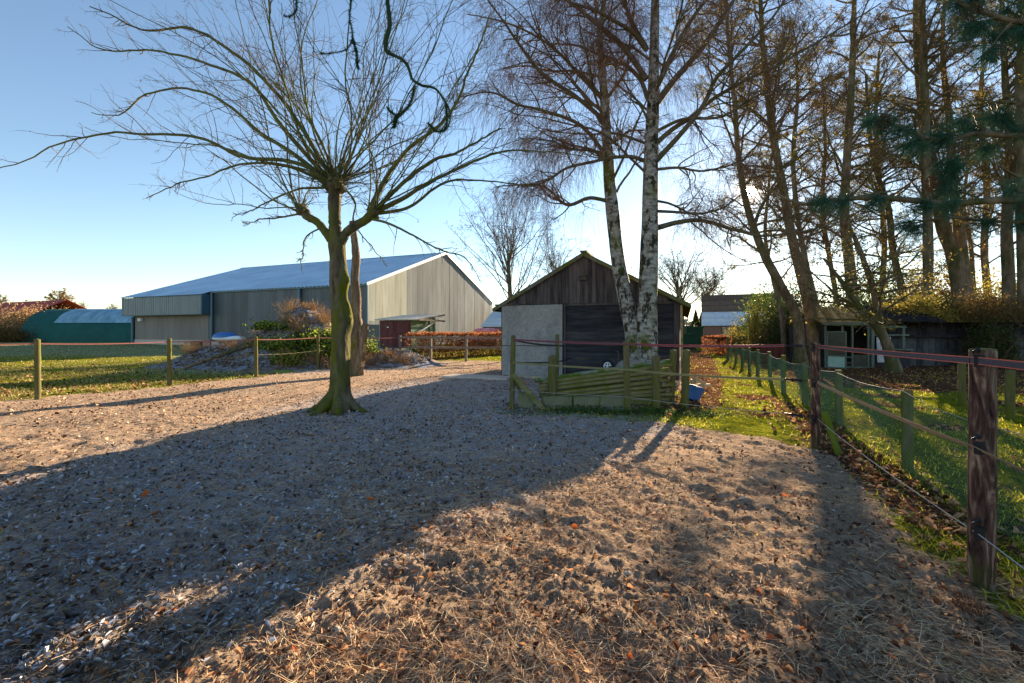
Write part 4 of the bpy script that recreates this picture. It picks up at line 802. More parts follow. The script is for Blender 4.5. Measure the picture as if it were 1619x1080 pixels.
# head shoots
sh=[shoots(arms[0]+(0,0,.03),30,-62,58,3.4,6.2,.020,seed=3),shoots(arms[0]+(-.02,0,-.05),120,-88,88,.2,1.3,.008,sp=.28,seed=4),shoots(arms[0]+(0,0,0),14,-88,88,1.2,2.6,.014,trop=.0,seed=14),shoots(arms[1],8,-72,10,2.6,5.0,.017,seed=5),shoots(arms[1],22,-90,60,.2,.9,.008,seed=6),shoots(arms[2],10,0,86,2.4,4.8,.018,trop=.03,seed=7),shoots(arms[2],26,-60,110,.2,1.1,.008,seed=8)]
ex=[([(523,292),(490,266),(455,255),(385,250),(322,222),(222,215),(159,214),(122,220),(74,232),(0,262),(-40,268)],[6,5,4.5,4,3.2,2.6,2.2,2,1.6,1.1,.8]),
    ([(521,288),(460,240),(407,207),(365,170),(322,148),(267,143),(215,159),(185,180),(141,178)],[5.5,4.8,4.2,3.4,2.9,2.4,2,1.5,.8]),
    ([(519,290),(450,262),(400,258),(360,265),(330,280),(290,292),(243,310)],[4,3.4,2.6,2.2,1.8,1.4,.8]),
    ([(519,296),(470,300),(430,320),(400,335),(372,349)],[3.5,2.6,2,1.5,.7]),
    ([(520,285),(440,190),(400,130),(340,100),(250,78),(160,75),(112,42)],[6,5,4,3.2,2.4,1.6,.9]),
    ([(524,280),(440,150),(380,90),(300,40),(240,42),(150,8)],[5.5,4.4,3.6,2.6,2,1]),
    ([(590,336),(640,312),(672,290),(730,262),(800,240),(860,240),(930,245)],[7,5.5,4.6,3.6,2.6,1.6,.8]),
    ([(588,338),(625,300),(680,262),(740,240),(800,215)],[6,5,4,2.6,1.4]),
    ([(590,338),(640,330),(700,290),(760,285),(840,290)],[5,4,3,2,1]),
    ([(585,340),(600,300),(640,240),(700,190),(745,100),(775,20)],[6.5,5.6,4.6,3.6,2.6,1.6]),
    ([(582,345),(610,352),(650,372),(690,395),(735,410),(760,452)],[3.6,3,2.4,1.8,1.4,.7]),
    ([(540,292),(560,320),(556,350),(580,392),(600,420)],[2.6,2.2,1.8,1.3,.7]),
    ([(476,338),(430,345),(395,350),(378,348)],[2.5,2,1.3,.7]),
    ([(508,360),(480,375),(470,400),(462,420)],[2,1.6,1.2,.7])]
mm=MB(); tw=MB(); PL=[]; 
for P,Rr in sh:
    mm.tubes(V0(P),Rr,6); PL.append((P,Rr))
    L=np.linalg.norm(P[:,-1]-P[:,0],axis=1); g_=L>2.2
    if g_.any():
        S,D,rd,t=kids(P[g_],Rr[g_],2,.12,.6,24,9,rp_); LL=np.repeat(L[g_],2)*(1-t)*rp_.uniform(.6,1.0,len(S)); Pf=grow(S,D,LL,18,.11,.012,rp_); Rf2=taper(rd*.7,18,.8,.2); mm.tubes(V0(Pf),Rf2,6); PL.append((Pf,Rf2))
for i,(p,r_) in enumerate(ex):
    C,r2=pxpath(p,YP,[c*.66 for c in r_],40,.012,depth=[-.8,.6,-.6,.5,.9,-.9,.4,-.7,.8,-.4,-.3,.4,.5,-.5][i]); mm.tubes(V0(C),r2,7); PL.append((rs(C,16)[None],np.interp(np.linspace(0,1,16),np.linspace(0,1,len(r2)),r2)[None]))
mm.build('shoots',M['plane_shoot'],T,True,0)
for P,Rr in PL:
    K=P.shape[1]; L=np.linalg.norm(P[:,-1]-P[:,0],axis=1)
    m1=10 if len(P)>1 and L.mean()>2 else (4 if len(P)>1 else 22)
    S,D,rd,t=kids(P,Rr,m1,.12,1,46,12,rp_,pw=.8); LL=np.repeat(L,m1)*.5*(1.15-t)*rp_.uniform(.25,.6,len(S)); LL=np.clip(LL,.1,1.1)
    P1=grow(S,D,LL,8,.16,.02,rp_); R1=taper(np.minimum(rd*.5,.0065)+.0012,8,1,.35); tw.tubes(V0(P1),R1,4)
    S,D,rd,t=kids(P1,R1,4,.2,1,50,15,rp_); P2=grow(S,D,np.repeat(LL,4)*rp_.uniform(.2,.45,len(S)),5,.22,.03,rp_); tw.tubes(V0(P2),taper(np.full(len(S),.0020),5,1,.5),3)
tw.build('twigs',M['twig'],T,True,0)
# ---- split dead trunk behind it
D_T=thing('dead_tree','split dead trunk with a tall bare stem standing just behind the plane tree','dead tree',(*gp(564,594),0)); ddx,ddy=gp(564,594); od=np.array((-ddx,-ddy,0))
m=MB(); C,r_=pxpath([(562,600),(562,580),(562,550),(563,525),(562,500),(563,470),(561,440),(563,410),(561,385),(557,350)],ddy,[14,12.5,12.5,12,8.5,7.5,6.3,6.6,5.4,4.5],90); m.tubes(C+od,r_,14); v=m.V[-1]; m.V[-1]=v+rng.normal(0,.006,v.shape); m.build('trunk',M['dead_bark'],D_T,True,0)
m=MB()
for (x0,y0,x1,y1,w0,w1) in ((567,596,578,512,7,5),(563,592,571,514,6,5),(570,570,581,516,3,2)):
    C,r_=pxpath([(x0,y0),((x0+x1)/2-1,(y0+y1)/2),(x1,y1)],ddy-.1,[w0,w0,w1],24); m.tubes(C+od,r_,6); m.V[-1]=m.V[-1]*1+rng.normal(0,.012,m.V[-1].shape)
m.build('broken_slab',M['dead_bark'],D_T,True,20)
# ---- birches
def birch(name,label,trunk,tr,limbs,Y,seed,gx):
    r=np.random.default_rng(seed); T=thing('birch_tree',label,'tree',(gx,Y,0),0,'twin birches in front of the shed'); o=np.array((-gx,-Y,0))
    m=MB(); C,r2=pxpath(trunk,Y,tr,120); m.tubes(C+o,r2,22); v=m.V[-1].reshape(len(C),22,3); c=(C+o)[:,None,:]; dv=v-c; an=np.arctan2(dv[...,1],dv[...,0]); hz=C[:,2][:,None]
    k=1+.10*fbm(np.cos(an)*1.5+9,np.sin(an)*1.5+hz*1.5,4,seed)*2+.35*sst(.5,-.1,hz)*np.maximum(0,np.sin(an*5)); m.V[-1]=(c+dv*k[...,None]).reshape(-1,3); m.build('trunk',M['birch2'],T,True,0)
    A=[]; m=MB()
    for i,(p,r_) in enumerate(limbs):
        dep=r.uniform(-1,1)*1.6; C1,r1=pxpath(p,Y,[c_*.74 for c_ in r_],44,.006,depth=dep); mb=m; mb.tubes(C1+o,r1,8); A.append((rs(C1,18)[None],np.interp(np.linspace(0,1,18),np.linspace(0,1,len(r1)),r1)[None]))
    # procedural limbs from the trunk top, to fill the crown front and back
    n=11; Ct,rt=rs(C,30),np.interp(np.linspace(0,1,30),np.linspace(0,1,len(r2)),r2); sel=r.uniform(.45,1,n); ii=(sel*29).astype(int); a=r.uniform(0,2*math.pi,n)
    D=np.stack([np.cos(a),np.sin(a),r.uniform(.5,1.3,n)],-1); P=grow(Ct[ii],D,r.uniform(2.5,4.8,n)*(1.4-.7*sel),18,.09,-.02,r); Rr=taper(np.minimum(rt[ii]*.45,.038),18,.9,.12); m.tubes(P+o,Rr,7); A.append((P,Rr))
    m.build('limb',M['birch_limb'],T,True,0)
    tw=MB(); m2=MB()
    for P,Rr in A:
        L=np.sum(np.linalg.norm(np.diff(P,axis=1),axis=2),axis=1); k=19 if len(P)==1 else 10
        S,D,rd,t=kids(P,Rr,k,.18,1,48,14,r); L1=np.clip(np.repeat(L,k)*.42*(1.15-t)*r.uniform(.5,1.1,len(S)),.3,2.2); P1=grow(S,D,L1,10,.13,.0,r); R1=taper(np.minimum(rd*.5,.02)+.003,10,.9,.25); m2.tubes(P1+o,R1,5)
        S,D,rd,t=kids(P1,R1,5,.2,1,48,15,r); L2=np.clip(np.repeat(L1,5)*.5*r.uniform(.5,1.1,len(S)),.2,1.0); P2=grow(S,D,L2,7,.15,-.05,r); R2=taper(np.minimum(rd*.55,.007)+.0015,7,1,.4); tw.tubes(P2+o,R2,3)
        S,D,rd,t=kids(P2,R2,4,.3,1,45,18,r); L3=r.uniform(.35,1.25,len(S)); P3=grow(S,D,L3,6,.10,-.34,r); tw.tubes(P3+o,taper(np.full(len(S),.0030),6,1,.55),3)
    m2.build('crown',M['birch_limb'],T,True,0); tw.build('hanging_twigs',M['birch_twig'],T,False)
b2t=[(1025,618),(1024,600),(1024,560),(1023,500),(1025,440),(1027,380),(1028,320),(1029,260),(1031,200),(1033,150),(1034,100),(1035,50),(1036,0),(1038,-60),(1042,-130)]
b2r=[22,18,16.5,15.5,14.3,13.2,12.2,11.3,10,9,7.7,6.8,6,4.5,3]
b2l=[([(1025,158),(1011,124),(992,105),(949,86),(902,70),(860,72)],[5,4.5,4,3,2,1]),([(1022,125),(988,78),(933,31),(902,8),(860,-20)],[6.5,5.5,4.5,3.5,2]),([(1023,78),(995,23),(988,-20)],[5,4,3]),([(1023,80),(1000,52),(972,35),(949,23),(900,8),(870,-5)],[4.5,4,3.4,3,2.2,1.4]),
 ([(1034,148),(1058,97),(1081,50),(1112,4),(1140,-40)],[6,5.5,4.6,3.8,3]),([(1036,166),(1065,128),(1112,74),(1147,23),(1175,-20)],[8,7,6.2,5,4]),([(1036,228),(1062,205),(1089,187),(1128,155),(1170,130),(1230,100),(1330,40),(1390,0)],[5.5,5,4.6,4,3.2,2.6,1.8,1]),
 ([(1036,256),(1081,206),(1112,167),(1135,120),(1160,93),(1220,30),(1250,-10)],[6,5,4.6,4,3.4,2.5,1.6]),([(1040,360),(1070,352),(1104,348),(1160,363),(1200,372),(1260,365),(1320,350)],[6,5.2,4.6,3.8,3,2.2,1.2]),([(1040,334),(1075,336),(1104,338),(1140,330),(1180,300)],[3.5,3,2.5,2,1]),
 ([(1018,254),(1000,248),(972,249),(930,258),(894,268),(855,292),(815,300)],[4.5,4,3.6,3.2,2.8,2,1]),([(1038,268),(1070,265),(1110,270),(1150,262),(1200,240)],[3.4,3,2.4,1.8,1]),([(1040,318),(1060,322),(1090,335),(1120,345)],[3,2.6,2,1]),([(1034,210),(1075,190),(1140,185),(1200,150),(1290,140)],[4,3.5,2.8,2,1])]
birch('birch_tree','taller straight birch with a black flecked trunk, right one before the shed',b2t,b2r,b2l,11.3,21,at(1024,0,11.3)[0])
b1t=[(1006,618),(1005,590),(1004,560),(1001,519),(994,491),(987,462),(981,435),(973,380),(969,340),(964,290),(961,240),(958,200),(956,160),(951,100),(949,50),(955,0),(960,-50)]
b1r=[18,15.5,14.5,14,13,12,11,10,10.5,9,8,7.5,7,5.5,4.6,3.4,2]
b1l=[([(962,318),(933,313),(898,324),(863,297),(817,295),(780,300)],[4.5,4,3.5,2.6,1.8,1]),([(958,245),(918,198),(867,177),(817,163),(778,144),(730,150)],[4.5,4,3.2,2.6,1.8,1]),([(955,190),(910,152),(855,113),(817,62),(797,31),(770,-5)],[5,4.2,3.5,2.8,2,1.2]),([(953,158),(918,120),(879,78),(836,50),(790,30),(740,20)],[4.2,3.6,3,2.2,1.6,1]),
 ([(958,158),(975,135),(988,113),(994,80),(1000,20)],[4,3.6,3.2,2.4,1.4]),([(951,122),(910,112),(870,110),(830,100),(790,105)],[3,2.6,2.2,1.6,.8]),([(960,228),(972,224),(995,206),(1019,204)],[3,2.7,2.3,1.6]),([(952,98),(943,40),(935,-10)],[3.4,2.6,1.6]),([(964,262),(940,240),(905,235),(870,222),(820,215)],[3,2.6,2,1.5,.8]),([(957,240),(900,235),(870,228),(840,220)],[2,1.8,1.4,.8])]
birch('birch_tree','birch leaning left at its foot, left one of the pair before the shed',b1t,b1r,b1l,11.55,22,at(1005,0,11.55)[0])
# ---- woodland trees
GW='tall half bare trees of the wood on the right'
def woodtree(label,path,rad,Y,seed,leaf='leaf_olive',nleaf=2600,limbs=26,t0=.3,Lb=(2.0,4.6),group=GW,bark='bark',twr=.006,name='woodland_tree',up=(.2,1.0),k1=8,k2=5,ls=.085,k3=0,trop=.0):
    r=np.random.default_rng(seed); x0=at(path[0][0],0,Y)[0]; T=thing(name,label,'tree',(x0,Y,0),0,group); o=np.array((-x0,-Y,0))
    m=MB(); C,r2=pxpath(path,Y,[c*(.8 if Y<40 else .5) for c in rad],70,.004); C[0,2]=-.25; n_=14; m.tubes(C+o,r2*(1+.5*sst(.8,0,C[:,2]-0)),n_); v=m.V[-1].reshape(len(C),n_,3); c=(C+o)[:,None,:]; dv=v-c; an=np.arctan2(dv[...,1],dv[...,0]); k=1+.14*fbm(np.cos(an)*1.4+9,np.sin(an)*1.4+C[:,2][:,None],3,seed)*2; m.V[-1]=(c+dv*k[...,None]).reshape(-1,3); m.build('trunk',M[bark],T,True,0)
    n=limbs; Ct=rs(C,40); rt=np.interp(np.linspace(0,1,40),np.linspace(0,1,len(r2)),r2); sel=t0+(1-t0)*r.random(n)**.8; sel[0]=1; sel[1]=.98; ii=(sel*39).astype(int); a=r.uniform(0,2*math.pi,n)
    D=np.stack([np.cos(a),np.sin(a),r.uniform(up[0],up[1],n)],-1); L=r.uniform(*Lb,n)*(1.25-.6*sel); P=grow(Ct[ii],D,L,12,.13,.015+trop,r); R1=taper(np.minimum(rt[ii]*.45,.06)+.006,12,.9,.15)
    m=MB(); m.tubes(P+o,R1,6)
    S,D,rd,t=kids(P,R1,k1,.2,1,48,14,r); L1=np.clip(np.repeat(L,k1)*.5*(1.2-t)*r.uniform(.5,1.1,len(S)),.3,2.2); P1=grow(S,D,L1,8,.16,.01+trop,r); R2=taper(np.minimum(rd*.5,.018)+.003,8,.9,.3); m.tubes(P1+o,R2,4); m.build('crown',M[bark],T,True,0)
    tw=MB(); S,D,rd,t=kids(P1,R2,k2,.15,1,48,16,r); L2=np.repeat(L1,k2)*.5*r.uniform(.4,1.1,len(S)); P2=grow(S,D,L2,5,.2,0+trop*.5,r); tw.tubes(P2+o,taper(np.full(len(S),twr),5,1,.5),3)
    if k3: S,D,rd,t=kids(P2,taper(np.full(len(S),twr),5,1,.5),k3,.2,1,48,16,r); P3=grow(S,D,np.repeat(L2,k3)*.55,4,.2,0,r); tw.tubes(P3+o,taper(np.full(len(S),twr*.7),4,1,.6),3)
    tw.build('twigs',M['twig'],T,False)
    if nleaf: V,q=leaves(P2,nleaf,ls,r); m=MB(); m.add(V+o,q); m.build('leaves',M[leaf],T,False)
wt=[
 ('slim dark trunk leaning left that crosses the low sun',[(1266,578),(1259,500),(1236,455),(1210,407),(1181,328),(1168,259),(1160,162),(1150,60),(1145,-60)],[11,9,8,7.5,6,5,4,3,2],18.0,{}),
 ('thick leaning trunk just right of the one before the sun',[(1290,576),(1282,500),(1268,440),(1254,384),(1238,296),(1222,208),(1208,83),(1200,-60)],[14,11,9,8.5,7.5,6.5,5,3],18.3,{}),
 ('tree with yellowing crown left of the aviary shed roof',[(1305,560),(1295,500),(1275,420),(1262,350),(1255,250),(1262,150),(1260,60)],[6,5,5,4.5,4,3,1.5],22,{}),
 ('straight tall trunk rising behind the aviary shed door',[(1350,555),(1348,500),(1345,440),(1335,333),(1340,231),(1345,150),(1349,69),(1350,-60)],[11,10,10,8,7,6,5,3],22,{}),
 ('slender curved trunk just left of the big forked one',[(1434,540),(1426,458),(1412,400),(1403,324),(1388,280),(1375,220),(1368,120)],[7,6,5.5,5,4,3.5,2],24,{}),
 ('straight reddish trunk standing close before the big forked tree',[(1466,545),(1467,454),(1467,380),(1465,278),(1463,180),(1460,80),(1458,-60)],[9,8,8,8,7,6,4],21,{}),
 ('broadest trunk, left stem of the big forked tree behind the outbuilding',[(1520,545),(1518,460),(1506,400),(1491,361),(1484,320),(1477,278),(1466,230),(1458,176),(1449,46),(1445,-60)],[16,14,12,11,10.5,10,9,7.5,6,3],23,dict(limbs=30,Lb=(2.4,5.4))),
 ('right stem of the big forked tree behind the outbuilding',[(1530,545),(1526,460),(1518,380),(1511,324),(1504,250),(1500,185),(1490,100),(1495,-40)],[12,11,9,8,7,5.5,4,2],23.6,{}),
 ('thin young tree between the forked tree and the far right trunks',[(1541,540),(1539,444),(1534,380),(1524,330),(1530,250),(1520,160)],[4,3.5,3.2,2.8,2.2,1.2],25,dict(limbs=16,Lb=(1.4,3))),
 ('thick pale trunk second from the right edge',[(1592,560),(1595,454),(1592,380),(1593,324),(1598,230),(1590,120),(1585,-40)],[11,9.5,8.5,8,7,5,3],20,{}),
 ('dark trunk at the right edge of the wood',[(1622,560),(1620,454),(1618,380),(1616,324),(1612,200),(1618,60),(1615,-60)],[11,10,9,9,8,6,4],19,{}),
 ('slim tree in the middle distance behind the sunlit crowns',[(1330,548),(1322,470),(1310,400),(1300,330),(1305,240),(1300,120)],[5,4.5,4,3.5,3,1.6],27,{}),
 ('upright slim tree seen between the two leaning groups',[(1400,545),(1395,470),(1398,380),(1392,300),(1385,200),(1390,80)],[6,5,4.6,4,3.4,2],28,{}),
 ('slight tree at the left border of the wood by the brick house',[(1240,552),(1236,500),(1222,440),(1210,380),(1215,300),(1222,220)],[5,4.4,4,3.2,2.4,1.2],26,dict(limbs=24,Lb=(1.6,3.6))),
 ('tree standing deepest in the wood behind the pine branches',[(1565,545),(1562,470),(1556,400),(1560,300),(1550,180),(1556,60)],[7,6,6,5,4,2],29,{}),
]
for i,(lb,p,r_,Y_,kw) in enumerate(wt):
    a_=dict(leaf=['leaf_olive','leaf_olive','leaf_rust'][i%3],nleaf=11000,limbs=48,t0=.27,k1=8,k2=12,twr=.0055,ls=.06,k3=2); a_.update(kw); woodtree(lb,p,r_,Y_,100+i,**a_)
# apple-like tree in front of aviary
woodtree('crooked mossy small tree forking low in front of the aviary shed',[(1413,588),(1408,560),(1395,530),(1375,505),(1355,480),(1340,455),(1322,430),(1305,405)],[10,9,8,7,5.5,4.5,3.5,2],15.5,140,leaf='leaf_olive',nleaf=900,limbs=18,t0=.35,Lb=(1.6,3.6),group='small crooked trees under the wood',up=(-.1,.7))
woodtree('second crooked stem beside it, leaning to the upper left',[(1414,588),(1404,555),(1392,515),(1385,480),(1378,450),(1362,405),(1340,350)],[8,8,7,6,5.5,4.5,2.5],15.9,141,leaf='leaf_olive',nleaf=900,limbs=18,t0=.35,Lb=(1.4,3.2),group='small crooked trees under the wood',up=(-.1,.7))
# background bare trees
GBk='bare trees standing on the skyline'
bk=[('broad bare tree behind the gap between the barn and the shed',[(808,520),(808,490),(806,460),(804,430),(803,400)],[9,8,7,6,4],48,dict(limbs=30,twr=.011,k3=3,Lb=(8.5,12.5),up=(.9,2.6),t0=.25)),
    ('bare tree rising behind the left slope of the shed roof',[(885,520),(884,480),(882,450),(882,430)],[6,5,4.5,3.5],60,dict(limbs=24,twr=.012,Lb=(7,10.5),up=(.9,2.6),t0=.3)),
    ('bare tree with fanned limbs behind the right end of the shed',[(1076,520),(1075,495),(1074,475),(1072,455)],[12,11,9,7],42,dict(limbs=26,twr=.010,Lb=(5,8.2),up=(.8,2.6),t0=.35)),
    ('rounded russet tree beyond the red roofed building',[(97,505),(97,490),(97,480),(96,470)],[2.0,1.8,1.4,.8],190,dict(limbs=44,Lb=(5,8.5),up=(.1,1.2),t0=.1,leaf='leaf_tan',nleaf=2600,ls=.5)),
    ('smaller pale tree right of the russet one on the skyline',[(128,505),(128,495),(128,485)],[1.3,1.2,.6],190,dict(limbs=30,Lb=(3,5),up=(.6,1.6),t0=.1)),
    ('low bare tree far behind the green tunnel shed',[(178,505),(178,495),(178,487)],[1.2,1.0,.6],220,dict(limbs=30,Lb=(3,5.5),up=(.2,1.2),t0=.1)),
    ('bare tree just inside the left edge on the skyline',[(2,505),(1,490),(0,472)],[2,1.6,.8],170,dict(limbs=30,Lb=(4,6),up=(.5,1.2),t0=.1)),
    ('faint bare tree seen behind the shed ridge left of the birches',[(925,520),(924,480),(926,460)],[5,4.5,3.5],66,dict(limbs=26,Lb=(6,8.5),up=(.9,2.6),t0=.4)),
    ('pale distant bare tree rising behind the brick house roof',[(1118,520),(1118,490),(1117,470)],[5,4.5,3.5],60,dict(limbs=26,Lb=(5,8),up=(.9,2.6),t0=.4))]
for i,(lb,p,r_,Y_,kw) in enumerate(bk):
    a_=dict(nleaf=0,k1=9,k2=6,k3=2 if Y_<100 else 0,twr=.016 if Y_<100 else .05,bark='bark',group=GBk,name='bare_tree',trop=.03); a_.update(kw); woodtree(lb,p,r_,Y_,200+i,**a_)
# conifers behind the green container
for i,(px,py,lb) in enumerate(((1100,490,'small dark conifer beyond the green container'),(1109,494,'second conifer, touching the brick house gable'))):
    Y_=75; x_=(px-CX)/F*Y_; hh=H+(HY-py)/F*Y_; t=thing('conifer',lb,'conifer',(x_,Y_,0),0,'conifers beyond the container'); m=MB(); m.tubes([(0,0,-.2),(0,0,hh*.5),(0,0,hh)],[.15,.1,.02],6); m.build('trunk',M['bark'],t)
    n=1800; r=np.random.default_rng(300+i); z=r.random(n)**1.3; a_=r.uniform(0,6.28,n); rad=(1-z)*1.5*np.sqrt(r.random(n)); C=np.stack([rad*np.cos(a_),rad*np.sin(a_),.4+z*(hh-.4)],-1); u=np.stack([np.cos(a_),np.sin(a_),-.3+0*a_],-1)*.4; v=np.cross(u,(0,0,1))*.5; V,q=leafmesh(C,u,v); m=MB(); m.add(V,q); m.build('foliage',M['leaf_dark'],t,False)
# ---- near pine: trunk outside the frame on the right, branches reaching in
rn=np.random.default_rng(5); Yp=5.2; PT=thing('pine_tree','long needled dark green pine whose cone bearing branches reach in from the right edge','tree',(8.6,5.6,0)); o=np.array((-8.6,-5.6,0))
m=MB(); C,r_=smoothpath([(8.6,5.6,-.2),(8.55,5.6,2),(8.5,5.6,5),(8.6,5.6,8),(8.55,5.6,11)],[.24,.2,.18,.15,.08]); m.tubes(C+o,r_,14); m.build('trunk',M['bark'],PT,True,0)
def tuft(P,D,n,L,m):
    P=np.array(P); D=np.array(D,float); D/=np.linalg.norm(D); d=rn.normal(0,1,(n,3)); d/=np.linalg.norm(d,axis=1,keepdims=True); d=d+D*.85; d[:,2]-=.28; d/=np.linalg.norm(d,axis=1,keepdims=True)
    S=P-D*rn.uniform(0,.12,(n,1))+rn.normal(0,.006,(n,3)); L_=L*rn.uniform(.7,1.1,n); Pn=grow(S,d,L_,4,.03,-.07,rn); m.tubes(Pn,np.tile([.0016,.0018,.0016,.0005],(n,1)),3)
nm=MB(); lm=[]; cones=[]
br=[ (5.2,[(1790,335),(1640,317),(1560,318),(1500,323),(1440,318),(1380,314),(1320,319),(1265,326),(1230,312),(1196,291)],[9,6.5,5.5,5,4.6,4.2,3.6,2.6,1.6,1],[(1297,318),(1328,322),(1386,312),(1460,318),(1502,326),(1500,300),(1620,330),(1598,300),(1640,300)]),
     (5.0,[(1790,210),(1640,212),(1590,215),(1540,212),(1500,222),(1455,215),(1420,200),(1385,184)],[8,5,4.5,4,3.5,3,2,1.2],[(1382,184),(1400,196),(1425,205),(1440,225),(1456,230),(1478,212),(1495,215),(1520,190),(1535,205),(1572,180),(1590,190),(1606,205),(1560,235),(1505,255)]),
     (4.6,[(1800,-30),(1650,30),(1600,34),(1560,22),(1520,6),(1500,-15)],[8,5,4.4,3.6,2.4,1.2],[(1512,8),(1535,5),(1555,35),(1575,60),(1560,85),(1600,45),(1590,15),(1618,55),(1530,40)]),
     (5.6,[(1790,360),(1640,352),(1560,350),(1500,345),(1455,352),(1430,358)],[5,3,2.4,2,1.5,.8],[(1430,352),(1448,360),(1555,352),(1620,350)]),
     (5.1,[(1505,224),(1500,250),(1508,275)],[2,1.6,1],[(1508,262),(1500,280)])]
for Y_,p,r_,tf in br:
    m=MB(); C,r2=pxpath(p,Y_,r_,50,.002); 
    if p[0][0]>1700: C[0]=(8.55,5.6,C[0][2]+.15)
    m.tubes(C+o,r2,7); 
    for (tx,ty) in tf:
        Q=at(tx,ty,Y_+rn.normal(0,.06)); j=np.argmin(np.linalg.norm(C-Q,axis=1)); j=min(len(C)-1,j); 
        j2=max(0,j-4); B_=C[j2]; D=Q-B_; 
        if np.linalg.norm(D)<.03: D=np.array((-.1,0,.05)); Q=Q+D*.5
        Pm,rm=smoothpath([B_,(B_+Q)/2+(0,0,.02),Q],[.012,.009,.007],8); m.tubes(Pm+o,rm,5); D=D/np.linalg.norm(D)+np.array((-.45,0,-.05)); tuft(Q+o,D,110,.26,nm)
        for kk in range(2): tuft(Q+o+rn.normal(0,.05,3),D+rn.normal(0,.5,3),60,.17,nm)
    m.build('branch',M['bark'],PT,True,0)
nm.build('needles',M['needle'],PT,True,0)
def cone(px,py,Y_,s,par,name='cone',loc=None):
    m=MB(); Q=at(px,py,Y_) if loc is None else np.array(loc); k=0
    for j in range(11):
        z=s*(.5-j/10.); rr_=s*.36*math.sin(math.pi*(.12+.82*j/10))+.004
        for i in range(8):
            a_=i*math.pi/4+j*.39; c_=np.array((math.cos(a_),math.sin(a_),0)); t_=np.array((-math.sin(a_),math.cos(a_),0)); p=Q+c_*rr_*.5+(0,0,z); tip=Q+c_*rr_*1.15+(0,0,z-s*.05)
            m.add([p-t_*s*.03,p+t_*s*.03,tip+t_*s*.07+(0,0,-.01*s),tip-t_*s*.07-(0,0,.01*s),tip+(0,0,s*.05)],[(0,1,2,3)],[(3,2,4),(0,3,4),(1,4,2),(0,4,1)])
    m.tubes([Q+(0,0,s*.5),Q-(0,0,s*.45)],[s*.12,s*.06],7); return m
for (px,py,Y_) in ((1397,192,5.0),(1472,290,5.15),(1616,327,5.2),(1538,18,4.6),(1573,84,4.6)):
    m=cone(px,py,Y_,.17,PT); m.V=[v+o for v in m.V]; m.build('cone',M['cone'],PT,False)
m=cone(0,0,0,.11,None,loc=(0,0,0)); x_,y_=gp(1532,975); oc=m.build('fallen_cone',M['cone'],None,False); oc.location=(x_,y_,gh(x_,y_)+.035); oc.rotation_euler=(R(85),0,R(40)); tag(oc,'brown pine cone lying on the sand left of the near post foot','pine cone')
# ---- dark limb hanging into view from a tree behind the camera
HT=thing('overhead_tree','tree behind the camera whose dark bristly limb hangs down over the plane tree crown','tree',(-2.2,-2.6,0)); o=np.array((2.2,2.6,0)); Yh=3.0
m=MB(); C,r_=smoothpath([(-2.2,-2.6,-.2),(-2.2,-2.6,2.5),(-2.1,-2.4,5.2),(-1.9,-1.8,6.8)],[.2,.17,.14,.08]); m.tubes(C+o,r_,14); m.build('trunk',M['bark'],HT,True,0)
hl=[([(610,-160),(612,-60),(613,0),(617,40),(614,85),(628,92),(645,105),(655,130),(668,138),(690,143),(705,160),(716,185),(712,205),(706,213)],[3.8,3.5,3.1,3.5,3.3,2.4,2.6,2.0,2.2,1.7,1.8,1.3,1.0,.5],Yh),([(656,136),(650,160),(640,175),(628,184),(622,182),(612,172)],[2,1.8,1.6,1.5,1.3,.8],Yh),([(628,184),(624,190),(622,198)],[1.4,1.3,1],Yh),([(705,165),(706,190),(702,203),(690,206),(676,192)],[1.6,1.4,1.3,1.1,.7],Yh),
    ([(560,-60),(556,0),(553,30),(558,60),(550,78),(530,84),(506,84)],[1.1,1.1,1,.9,.8,.7,.4],Yh),([(558,62),(562,85),(560,104)],[.9,.8,.5],Yh),([(470,-60),(468,0),(466,20),(458,28),(447,28)],[1,.9,.8,.7,.4],Yh)]
m=MB(); nb=MB(); tops=[]
for p,r_,Y_ in hl:
    C,r2=pxpath(p,Y_,r_,60,.0015); m.tubes(C+o,r2,7)
    n=int(len(C)*14); i=rn.integers(0,len(C)-1,n); S=C[i]+rn.normal(0,.003,(n,3)); D=rn.normal(0,1,(n,3)); Pn=grow(S+o,D,np.full(n,.010)+r2[i],3,.05,0,rn); nb.tubes(Pn,np.tile([.0012,.001,.0004],(n,1)),3)
    k9=len(C)//2; i=rn.integers(5,len(C)-1,k9); Pn=grow(C[i]+o,rn.normal(0,1,(k9,3)),rn.uniform(.03,.14,k9),5,.3,-.1,rn); m.tubes(Pn,np.tile([.0022,.002,.0016,.0012,.0006],(k9,1)),3)
    if p[0][1]<0: tops.append(C[0])
for q in tops: C,r_=smoothpath([(-2.0,-2.2,6.0),(-1.6,-.4,6.2),(q[0],q[1]*.7,max(5.3,q[2]+.7)),tuple(q)],[.07,.05,.03,.013]); m.tubes(C+o,r_,8)
m.build('limb',overlay(mat('mossy dark limb',[(.012,.022,.014),(.03,.045,.025)],(9,9,9),rough=.9,bump=.3),(.03,.06,.03),(.5,.6),(9,9,9)),HT,True,0); nb.build('moss_tufts',mat('moss tufts',[(.014,.035,.02),(.03,.06,.03)],(5,5,5),rough=.9,bump=0),HT,False)
